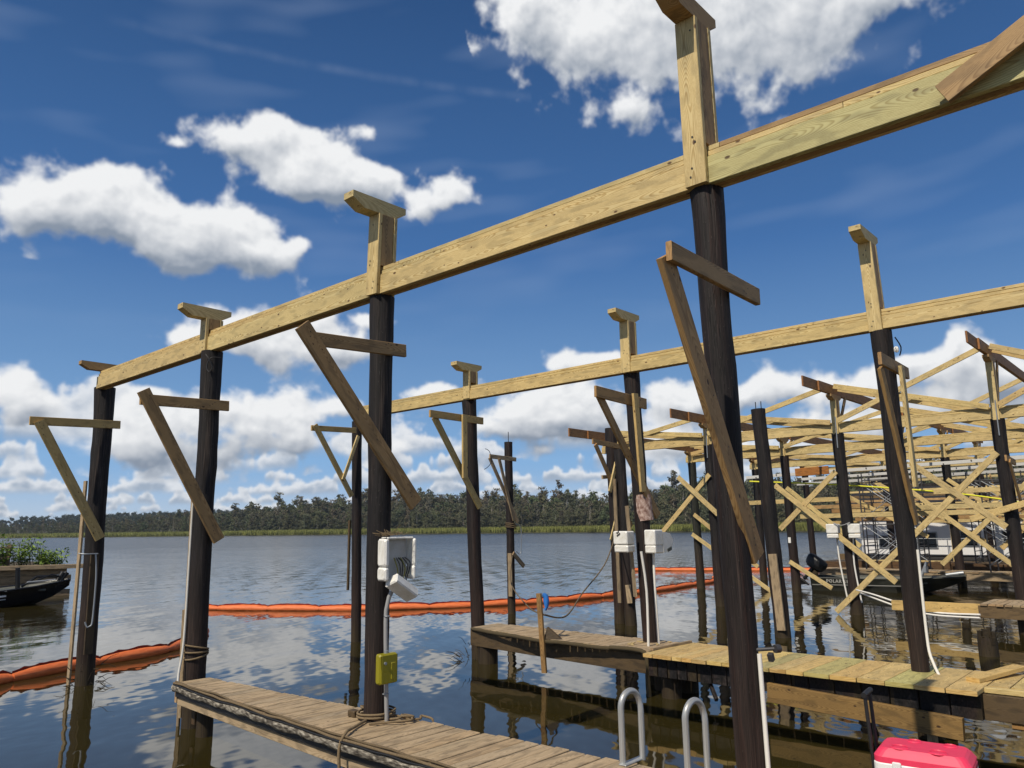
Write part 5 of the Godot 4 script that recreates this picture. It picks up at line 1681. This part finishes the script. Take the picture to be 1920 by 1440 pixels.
# ---------------------------------------------------------------- left bank: boat, bulkhead, bush
func make_left_bank() -> void:
	var view := Vector2(-0.94863, 0.3164)
	var lf := Vector2(-0.3164, -0.94863)
	var base := Vector2(5.72, -4.5)
	var pt := func(dist: float, across: float, y: float) -> Vector3:
		var p := base + view * dist + lf * across
		return q(p.x, p.y, y)
	# bass boat, bow towards the slips
	var bow: Vector3 = pt.call(30.0, 0.1, 0.0)
	var st: Vector3 = pt.call(29.0, 5.8, 0.0)
	var d := (bow - st).normalized()
	var sd := d.cross(Vector3.UP).normalized()
	var o := thing("bass_boat", "low black bass boat with white stripes moored by the bulkhead", "boat", st)
	hull(o, [[0.0, 0.8, -0.1, 1.05, 0.42, -0.2], [2.5, 0.82, -0.1, 1.1, 0.44, -0.2], [4.0, 0.72, -0.03, 1.0, 0.5, -0.18], [4.9, 0.5, 0.14, 0.78, 0.58, -0.05], [5.5, 0.25, 0.36, 0.45, 0.66, 0.2], [5.95, 0.05, 0.6, 0.12, 0.72, 0.52]], st, d, sd, "hull_black", "hull_inside")
	var dk := MB.new()
	dk.soft_box(st + d * 4.4 + Vector3(0, 0.46, 0), Vector3(1.3, 0.06, 1.6), 0.02, Color.WHITE, Basis(sd, Vector3.UP, sd.cross(Vector3.UP)))
	put("foredeck", dk, M["hull_inside"], o)
	for s in [[0.25, 0.05, "white_gloss"], [0.15, 0.03, "galv"], [0.40, 0.02, "letter_grey"]]:
		var yy: float = s[0]
		board("stripe", o, st + sd * (1.005 + (yy - 0.2) * 0.3) + d * 0.1 + Vector3(0, yy, 0), st + sd * (1.03 + (yy - 0.2) * 0.3) + d * 2.9 + Vector3(0, yy + 0.02, 0), Vector3.UP, s[1], 0.02, M[s[2]])
		board("stripe", o, st + sd * (1.03 + (yy - 0.2) * 0.3) + d * 2.9 + Vector3(0, yy + 0.02, 0), st + sd * (0.93 + (yy - 0.2) * 0.3) + d * 4.1 + Vector3(0, yy + 0.1, 0), Vector3.UP, s[1], 0.02, M[s[2]])
	lettering(o, "registration", "VA 8411 RV", 0.15, st + sd * 1.07 + d * 3.2 + Vector3(0, 0.41, 0), d, "letter_grey", true)
	var tr := MB.new()
	tr.tube(path([st + d * 4.6 + Vector3(0, 0.55, 0), st + d * 5.0 + Vector3(0, 0.85, 0), st + d * 5.7 + Vector3(0, 0.82, 0)]), PackedFloat32Array([0.04]), 8, Color.WHITE)
	tr.tube(path([st + d * 4.5 + Vector3(0, 0.5, 0), st + d * 4.45 + Vector3(0, 1.15, 0)]), PackedFloat32Array([0.07]), 8, Color.WHITE)
	tr.tube(path([st + d * 5.0 + Vector3(0, 0.75, 0) + sd * 0.2, st + d * 5.4 + Vector3(0, 0.9, 0) + sd * 0.15, st + d * 5.8 + Vector3(0, 0.78, 0)]), PackedFloat32Array([0.03]), 8, Color.WHITE)
	for k in 2: tr.tube(path([st + d * (5.6 + 0.1 * k) + Vector3(0, 0.7, 0), st + d * (5.75 + 0.1 * k) + Vector3(0, 0.95, 0)]), PackedFloat32Array([0.06, 0.09]), 8, Color.WHITE)
	put("trolling_motor", tr, M["motor"], o)
	var rl := MB.new()
	rl.tube(path([st + d * 4.7 + Vector3(0, 0.7, 0) + sd * 0.3, st + d * 5.5 + Vector3(0, 0.74, 0) + sd * 0.2]), PackedFloat32Array([0.025]), 8, Color.WHITE)
	put("mount_rail", rl, M["steel"], o)
	# timber bulkhead
	var w := thing("timber_bulkhead", "weathered timber bulkhead with soil on top behind the bass boat", "bulkhead", pt.call(33.0, 3.0, 0.0))
	for k in 4:
		board("bulkhead_timber", w, pt.call(33.0, -0.1 + 0.15 * (k % 2), 0.12 + 0.25 * k), pt.call(32.4, 13.0, 0.12 + 0.25 * k), Vector3.UP, 0.235, 0.14, M["old_wood"], tint(0.15) * Color(0.62, 0.6, 0.58))
	board("cap_timber", w, pt.call(32.9, -0.5, 1.04), pt.call(32.3, 13.0, 1.04), Vector3.UP, 0.14, 0.4, M["old_wood"], grey(0.8))
	var soil := MB.new()
	soil.prism(PackedVector3Array([pt.call(33.1, 0.6, -0.5), pt.call(33.1, 0.6, 1.02), pt.call(38.0, 0.8, 1.1), pt.call(38.0, 0.8, -0.5)]), PackedVector3Array([pt.call(32.6, 13.0, -0.5), pt.call(32.6, 13.0, 1.02), pt.call(38.0, 13.0, 1.1), pt.call(38.0, 13.0, -0.5)]), Color.WHITE)
	put("soil_bank", soil, M["mud"], w)
	# fence
	var f := thing("rail_fence", "short rail fence of dark posts beside the bush", "fence", pt.call(34.0, 4.0, 1.05))
	for k in 3: board("fence_post", f, pt.call(34.0, [1.95, 2.9, 4.4][k], 0.9), pt.call(34.0, [1.95, 2.9, 4.4][k], [1.85, 1.95, 2.0][k]), pt.call(0.0, 1.0, 0.0) - pt.call(0.0, 0.0, 0.0), 0.13, 0.12, M["old_wood"], grey([0.7, 0.35, 0.35][k]))
	for y in [1.35, 1.72]: board("fence_rail", f, pt.call(33.92, 1.9, y), pt.call(33.9, 4.6, y + 0.03), Vector3.UP, 0.08, 0.04, M["old_wood"], grey(0.5))
	# bush
	var r := RandomNumberGenerator.new()
	r.seed = 91
	var b := thing("leafy_bush", "bright green leafy bush growing on the bulkhead", "bush", pt.call(34.0, 1.4, 1.05))
	var stem := MB.new()
	var lv := MB.new()
	for k in 70:
		var a0: float = r.randf_range(0.25, 2.45)
		var hh: float = r.randf_range(0.45, 1.15) * (1.0 if a0 > 0.9 else 0.5)
		var top: Vector3 = pt.call(34.0 + r.randf_range(-0.6, 0.6), a0 + r.randf_range(-0.25, 0.25), 1.05 + hh)
		var bot: Vector3 = pt.call(34.0 + r.randf_range(-0.3, 0.3), a0, 1.0)
		stem.tube(path([bot, bot.lerp(top, 0.6) + Vector3(0.03, 0.02, 0), top]), PackedFloat32Array([0.012, 0.008, 0.004]), 5, Color.WHITE)
		for j in 26:
			var t := r.randf_range(0.2, 1.05)
			var at := bot.lerp(top, t) + Vector3(r.randfn(), r.randfn() * 0.6, r.randfn()) * 0.07
			var x := Vector3(r.randfn(), r.randfn() * 0.5, r.randfn()).normalized()
			var nn := (Vector3(r.randfn() * 0.5, 1.0, r.randfn() * 0.5)).normalized()
			var y := nn.cross(x).normalized()
			var s := r.randf_range(0.045, 0.085)
			var kk := r.randf_range(0.75, 1.3)
			lv.tri(at, at + x * s + y * s * 0.5, at + x * s * 2.2, nn, nn, nn, Vector2.ZERO, Vector2.ZERO, Vector2.ZERO, grey(kk))
			lv.tri(at, at + x * s - y * s * 0.5, at + x * s * 2.2, nn, nn, nn, Vector2.ZERO, Vector2.ZERO, Vector2.ZERO, grey(kk))
	put("stem", stem, M["twig"], b)
	put("foliage", lv, M["leaf_bright"], b)


# ---------------------------------------------------------------- things close at hand
func make_small_things() -> void:
	# open electrical box on the near piling
	var e := thing("electrical_box", "open white electrical box with hanging cover on the near pier piling", "electrical box", q(0.16, 0.03, 1.78))
	var x := 0.20
	var bk := MB.new()
	bk.soft_box(q(x - 0.03, 0.04, 1.95), Vector3(0.02, 0.34, 0.27), 0.006, grey(0.62))
	put("back_plate", bk, M["white_plastic"], e)
	var lf := MB.new()
	lf.soft_box(q(x + 0.02, -0.125, 2.0), Vector3(0.12, 0.24, 0.05), 0.014, Color.WHITE)
	lf.soft_box(q(x + 0.02, -0.125, 1.815), Vector3(0.12, 0.115, 0.05), 0.014, Color.WHITE)
	put("side_cover", lf, M["white_plastic"], e)
	var rt := MB.new()
	rt.soft_box(q(x + 0.02, 0.195, 2.0), Vector3(0.12, 0.24, 0.035), 0.012, Color.WHITE)
	rt.soft_box(q(x + 0.02, 0.19, 1.82), Vector3(0.12, 0.12, 0.035), 0.012, Color.WHITE)
	put("side_cover", rt, M["white_plastic"], e)
	var tp := MB.new()
	tp.soft_box(q(x + 0.01, 0.04, 2.125), Vector3(0.1, 0.02, 0.3), 0.008, Color.WHITE)
	put("top_lip", tp, M["white_plastic"], e)
	var lid := MB.new()
	var lb := Basis(Vector3.RIGHT, -0.55) * Basis(Vector3.BACK, 0.5)
	lid.soft_box(q(x + 0.07, 0.05, 1.69), Vector3(0.14, 0.09, 0.30), 0.012, Color.WHITE, lb)
	put("hanging_cover", lid, M["white_plastic"], e)
	for k in 6:
		tube("loose_wire", e, curve([q(x - 0.01, 0.02 + 0.025 * k, 1.95), q(x + 0.05, 0.01 + 0.03 * k, 1.86 + 0.02 * (k % 3)), q(x + 0.03, 0.04 + 0.02 * k, 1.78), q(x + 0.05, 0.06 + 0.01 * k, 1.74)], 0.03), 0.005, M["wire" if k % 3 else "yellow_box"], 5)
	var nest := MB.new()
	for k in 60:
		var c := q(x + rng.randf_range(-0.06, 0.06), rng.randf_range(-0.14, 0.06), 2.14 + rng.randf_range(0.0, 0.03))
		nest.tube(path([c, c + Vector3(rng.randfn(), absf(rng.randfn()) * 0.5, rng.randfn()) * 0.045]), PackedFloat32Array([0.0022]), 4, grey(rng.randf_range(0.8, 1.6)))
	var nn := put("straw_nest", nest, M["rope"], e, "wisps of dry straw from an old nest on the box")
	nn.set_meta("kind", "stuff")
	var cd := thing("conduit", "grey conduit running down the near piling to the planks", "pipe", q(0.17, -0.03, 0.57))
	tube("pipe", cd, curve([q(0.175, -0.02, 0.56), q(0.165, -0.03, 1.0), q(0.16, -0.035, 1.5), q(0.19, 0.0, 1.66)], 0.15), 0.019, M["grey_pipe"], 10)
	for y in [0.8, 1.45]: tube("clamp", cd, ring_path(q(0.167, -0.03, y), 0.024, 0.0), 0.006, M["galv"], 5)
	var yb := thing("junction_box", "translucent yellow junction box on the conduit of the near piling", "junction box", q(0.2, -0.06, 0.9))
	var ym := MB.new()
	ym.soft_box(q(0.205, -0.06, 1.02), Vector3(0.07, 0.25, 0.19), 0.012, Color.WHITE)
	put("box_body", ym, M["yellow_box"], yb)
	var yl := MB.new()
	yl.soft_box(q(0.245, -0.06, 1.02), Vector3(0.012, 0.235, 0.175), 0.005, grey(1.18))
	yl.soft_box(q(0.252, -0.02, 1.0), Vector3(0.012, 0.14, 0.05), 0.004, grey(1.3))
	put("box_lid", yl, M["yellow_box"], yb)
	var kn := MB.new()
	kn.tube(path([q(0.245, -0.11, 1.07), q(0.262, -0.11, 1.07)]), PackedFloat32Array([0.013]), 10, Color.WHITE)
	kn.tube(path([q(0.2, -0.06, 1.14), q(0.2, -0.06, 1.165)]), PackedFloat32Array([0.02]), 10, Color.WHITE)
	put("knob", kn, M["galv"], yb)
	# rope coil at the foot of the piling
	var rc := thing("mooring_rope", "tan mooring rope coiled round the foot of the near piling", "rope", q(0.15, 0.05, 0.58))
	var rp := []
	for k in 34:
		var a := TAU * k / 13.0
		rp.append(q(0.0 + cos(a) * (0.16 + 0.01 * sin(k * 2.3)), 0.0 + sin(a) * 0.165, 0.584 + 0.004 * k * 0.5))
	rp.append_array([q(0.2, 0.1, 0.6), q(0.3, 0.12, 0.59), q(0.36, 0.2, 0.585), q(0.3, 0.26, 0.59), q(0.42, 0.27, 0.585), q(0.5, 0.22, 0.584)])
	tube("coil", rc, curve(rp, 0.03), 0.0105, M["rope"], 6)
	tube("coil", rc, curve([q(0.22, -0.02, 0.6), q(0.3, 0.02, 0.615), q(0.26, 0.1, 0.62), q(0.34, 0.14, 0.61), q(0.3, 0.05, 0.625), q(0.22, 0.12, 0.61), q(0.38, 0.08, 0.6), q(0.16, -0.2, 0.586)], 0.03), 0.0105, M["rope"], 6)
	# electrical boxes on the paper wrapped piling
	var e1 := thing("electrical_box", "white electrical box with a scorched corner on the paper wrapped piling, riverward side", "electrical box", q(-0.7, 5.0, 1.85))
	var b1 := MB.new()
	b1.soft_box(q(-0.72, 5.02, 2.04), Vector3(0.24, 0.19, 0.2), 0.014, Color.WHITE)
	b1.soft_box(q(-0.71, 5.02, 1.885), Vector3(0.235, 0.1, 0.2), 0.014, Color.WHITE)
	put("box_cover", b1, M["white_plastic"], e1)
	var sc := MB.new()
	for k in 5: sc.soft_box(q(-0.76 + 0.02 * (k % 3), 4.915, 2.07 + 0.014 * k), Vector3(0.02 + 0.01 * (k % 2), 0.02, 0.006), 0.002, Color.WHITE)
	put("scorch_mark", sc, M["wire"], e1)
	var e2 := thing("electrical_box", "white electrical box with angled hood on the paper wrapped piling, landward side", "electrical box", q(-0.3, 5.2, 1.83))
	var b2 := MB.new()
	b2.soft_box(q(-0.33, 5.2, 2.04), Vector3(0.18, 0.22, 0.22), 0.014, Color.WHITE)
	b2.soft_box(q(-0.33, 5.2, 1.875), Vector3(0.175, 0.11, 0.215), 0.014, Color.WHITE)
	put("box_cover", b2, M["white_plastic"], e2)
	var b3 := MB.new()
	var r0 := PackedVector3Array()
	var r1 := PackedVector3Array()
	for p in [[5.31, 2.12], [5.50, 2.10], [5.60, 2.0], [5.52, 1.86], [5.31, 1.82]]:
		r0.append(q(-0.43, p[0], p[1])); r1.append(q(-0.24, p[0], p[1]))
	b3.prism(r0, r1, Color.WHITE)
	put("hood", b3, M["white_plastic"], e2)
	var b4 := MB.new()
	b4.soft_box(q(-0.235, 5.47, 1.87), Vector3(0.01, 0.05, 0.12), 0.003, Color.WHITE, Basis(Vector3.RIGHT, 0.3))
	put("outlet_panel", b4, M["hull_inside"], e2)
	# stake with a blue cloth
	var sk := thing("wooden_stake", "brown wooden stake nailed to the old second pier, blue cloth at its head", "stake", q(-2.53, 4.62, 0.1))
	board("stake_board", sk, q(-1.92, 4.60, 0.10), q(-2.0, 4.60, 1.23), Vector3.RIGHT, 0.085, 0.04, M["pine_brown"], Color(0.75, 0.7, 0.6))
	var gs := MB.new()
	gs.prism(PackedVector3Array([q(-1.94, 4.62, 0.57), q(-1.72, 4.75, 0.58), q(-1.92, 4.68, 0.74)]), PackedVector3Array([q(-1.94, 4.66, 0.57), q(-1.72, 4.79, 0.58), q(-1.92, 4.72, 0.74)]), grey(0.5))
	put("gusset", gs, M["wet_wood"], sk)
	var bc := thing("blue_cloth", "blue rag tied to the head of the wooden stake", "rag", q(-2.53, 4.62, 1.1))
	var bm := MB.new()
	bm.tube(curve([q(-1.955, 4.64, 1.22), q(-1.92, 4.66, 1.18), q(-1.91, 4.66, 1.10), q(-1.915, 4.66, 1.02), q(-1.93, 4.65, 0.99)], 0.03), PackedFloat32Array([0.02, 0.035, 0.038, 0.04, 0.042, 0.04, 0.035, 0.03, 0.02]), 10, Color.WHITE, nz, 0.4)
	put("cloth", bm, M["blue_cloth"], bc)
	# ropes
	var r := thing("slack_rope", "thin rope sagging from the wooden stake to the reddish piling", "rope", q(-2.55, 4.62, 0.9))
	tube("rope_line", r, curve([q(-1.94, 4.63, 0.92), q(-2.6, 6.0, 0.74), q(-3.6, 7.8, 0.95), q(-4.1, 9.3, 1.45), q(-4.75, 10.75, 2.2)], 0.15), 0.014, M["rope"], 6, grey(0.75))
	var r2 := thing("slack_rope", "thin rope from the lone bracketed piling to the wooden stake", "rope", q(-5.0, 7.5, 1.0))
	tube("rope_line", r2, curve([q(-8.15, 10.8, 1.5), q(-6.2, 8.6, 1.0), q(-3.8, 6.4, 0.8), q(-1.97, 4.66, 0.92)], 0.15), 0.012, M["rope"], 6, grey(0.75))
	# ladder handrails
	var l := thing("dock_ladder", "aluminium swim ladder with two hooped handrails on the near pier", "ladder", q(2.65, 0.45, 0.57))
	for u in [2.42, 2.93]:
		var hp := [q(u - 0.01, 0.26, 0.2), q(u, 0.26, 0.57), q(u, 0.26, 0.92)]
		for k in 9:
			var a := PI * k / 8.0
			hp.append(q(u + 0.004 * k, 0.355 - 0.095 * cos(a), 0.95 + 0.095 * sin(a)))
		hp.append_array([q(u + 0.04, 0.45, 0.9), q(u + 0.04, 0.45, 0.6), q(u + 0.04, 0.45, 0.572 if u < 2.6 else 0.2)])
		tube("handrail", l, curve(hp, 0.03), 0.022, M["steel"], 14)
	var ft := MB.new()
	ft.soft_box(q(2.44, 0.35, 0.578), Vector3(0.06, 0.012, 0.26), 0.004, Color.WHITE)
	ft.soft_box(q(2.95, 0.35, 0.578), Vector3(0.06, 0.012, 0.26), 0.004, Color.WHITE)
	put("foot_plate", ft, M["steel"], l)
	for k in 3: tube("rung", l, path([q(2.42, 0.47, 0.35 - 0.28 * k), q(2.97, 0.47, 0.35 - 0.28 * k)]), 0.017, M["steel"], 8)
	cooler()
	# flotsam caught on pilings
	for s in [[-7.0, 0.1, "drift twigs caught round the outermost piling"], [-4.05, 5.2, "drift twigs and weed caught round the old pier's end piling"]]:
		var o := thing("drift_twigs", s[2], "twigs", q(s[0], s[1], 0.0))
		var mb := MB.new()
		for k in 34:
			var a := rng.randf() * TAU
			var c := q(s[0] + cos(a) * 0.2, s[1] + sin(a) * 0.2, rng.randf_range(-0.05, 0.35 if k % 2 else 0.1))
			var dd := Vector3(cos(a), rng.randf_range(-0.6, 0.7), -sin(a)) * rng.randf_range(0.1, 0.28)
			mb.tube(path([c, c + dd * 0.5 + Vector3(0, 0.03, 0), c + dd]), PackedFloat32Array([0.006, 0.004, 0.002]), 4, grey(rng.randf_range(0.5, 1.1)))
		put("twig_tangle", mb, M["twig"], o).set_meta("kind", "stuff")


func cooler() -> void:
	var o := thing("cooler", "pink and white hard cooler with a black pull handle", "cooler", q(4.33, 0.45, 0.57))
	var yaw := 0.12
	var b := Basis(Vector3.UP, yaw)
	var c := q(4.33, 0.44, 0.57)
	var W := 0.47
	var D := 0.30
	var body := MB.new()
	var band := MB.new()
	var lid := MB.new()
	# rounded plan stacked in rings
	var ring := func(y: float, w: float, d: float, r: float) -> PackedVector3Array:
		var p := PackedVector3Array()
		for k in 4:
			for j in 5:
				var a := PI * 0.5 * k + PI * 0.5 * j / 4.0
				var sx: float = [1, -1, -1, 1][k]
				var sz: float = [1, 1, -1, -1][k]
				p.append(c + b * Vector3(sx * (w * 0.5 - r) + r * cos(a), y, sz * (d * 0.5 - r) + r * sin(a)))
		return p
	var stack := func(mb: MB, rows: Array, cap: bool) -> void:
		var prev := PackedVector3Array()
		for rw in rows:
			var rg: PackedVector3Array = ring.call(rw[0], rw[1], rw[2], rw[3])
			if prev.size():
				for k in 20:
					var j := (k + 1) % 20
					var m := (prev[k] + rg[j]) * 0.5 - c
					m.y = 0.05 + (rw[1] * -0.0)
					mb.flat(prev[k], prev[j], rg[j], rg[k], m + Vector3(0, 0.02, 0), Color.WHITE)
			prev = rg
		if cap:
			for k in range(1, 19): mb.tri(prev[0], prev[k], prev[k + 1], Vector3.UP, Vector3.UP, Vector3.UP, Vector2.ZERO, Vector2(0.1, 0), Vector2(0.1, 0.1), Color.WHITE)
	stack.call(body, [[0.0, W - 0.05, D - 0.05, 0.04], [0.24, W, D, 0.045], [0.27, W + 0.005, D + 0.005, 0.045]], false)
	stack.call(band, [[0.268, W + 0.012, D + 0.012, 0.045], [0.272, W + 0.018, D + 0.018, 0.045], [0.318, W + 0.018, D + 0.018, 0.045], [0.325, W + 0.008, D + 0.008, 0.045], [0.326, W - 0.05, D - 0.05, 0.045]], false)
	stack.call(lid, [[0.322, W - 0.02, D - 0.02, 0.045], [0.324, W + 0.012, D + 0.012, 0.048], [0.355, W + 0.014, D + 0.014, 0.048], [0.385, W - 0.03, D - 0.03, 0.045], [0.398, W - 0.06, D - 0.05, 0.045]], true)
	for sx in [-0.12, 0.12]:
		var hg := MB.new()
		hg.soft_box(c + b * Vector3(sx, 0.345, -D * 0.5 - 0.012), Vector3(0.07, 0.05, 0.02), 0.005, grey(0.9), b)
		put("hinge", hg, M["pink"], o)
		var lt := MB.new()
		lt.soft_box(c + b * Vector3(sx, 0.30, D * 0.5 + 0.014), Vector3(0.045, 0.075, 0.016), 0.005, grey(0.95), b)
		put("latch", lt, M["white_gloss"], o)
	var sg := MB.new()
	sg.soft_box(c + b * Vector3(W * 0.5 + 0.008, 0.335, 0.0), Vector3(0.012, 0.03, 0.14), 0.005, grey(0.45), b)
	put("side_grip", sg, M["pink"], o)
	put("body", body, M["pink"], o)
	put("band", band, M["white_gloss"], o)
	var lo := put("lid", lid, M["pink"], o)
	for s in [[-0.11, 0.085, 0.05], [0.08, 0.09, 0.05], [-0.06, -0.09, 0.04], [0.12, -0.085, 0.04]]:
		var cup := MB.new()
		var cc: Vector3 = c + b * Vector3(s[0], 0.3985, s[1])
		for k in 18:
			var a := TAU * k / 18.0
			var a2 := TAU * (k + 1) / 18.0
			var p0: Vector3 = cc + b * Vector3(cos(a), 0, sin(a)) * s[2]
			var p1: Vector3 = cc + b * Vector3(cos(a2), 0, sin(a2)) * s[2]
			var i0: Vector3 = cc + b * Vector3(cos(a), 0, sin(a)) * (s[2] - 0.006) + Vector3(0, 0.006, 0)
			var i1: Vector3 = cc + b * Vector3(cos(a2), 0, sin(a2)) * (s[2] - 0.006) + Vector3(0, 0.006, 0)
			cup.flat(p0, p1, i1, i0, p0 - cc + Vector3(0, 0.02, 0), Color.WHITE)
			cup.flat(i0, i1, i1 - Vector3(0, 0.005, 0) - (i1 - cc) * 0.1, i0 - Vector3(0, 0.005, 0) - (i0 - cc) * 0.1, cc - i0 + Vector3(0, 0.02, 0), grey(0.9))
		put("cup_ring", cup, M["pink"], lo)
	var hd := MB.new()
	var h0 := c + b * Vector3(-W * 0.5 - 0.02, 0.1, -0.09)
	var h1 := c + b * Vector3(-W * 0.5 - 0.02, 0.1, 0.04)
	hd.tube(PackedVector3Array([h0, h0 + Vector3(-0.03, 0.55, -0.02)]), PackedFloat32Array([0.011]), 8, Color.WHITE)
	hd.tube(PackedVector3Array([h1, h1 + Vector3(-0.03, 0.54, -0.02)]), PackedFloat32Array([0.011]), 8, Color.WHITE)
	hd.tube(PackedVector3Array([h0 + Vector3(-0.03, 0.55, -0.04), h1 + Vector3(-0.03, 0.545, 0.0)]), PackedFloat32Array([0.016]), 10, Color.WHITE)
	put("pull_handle", hd, M["black_rubber"], o)
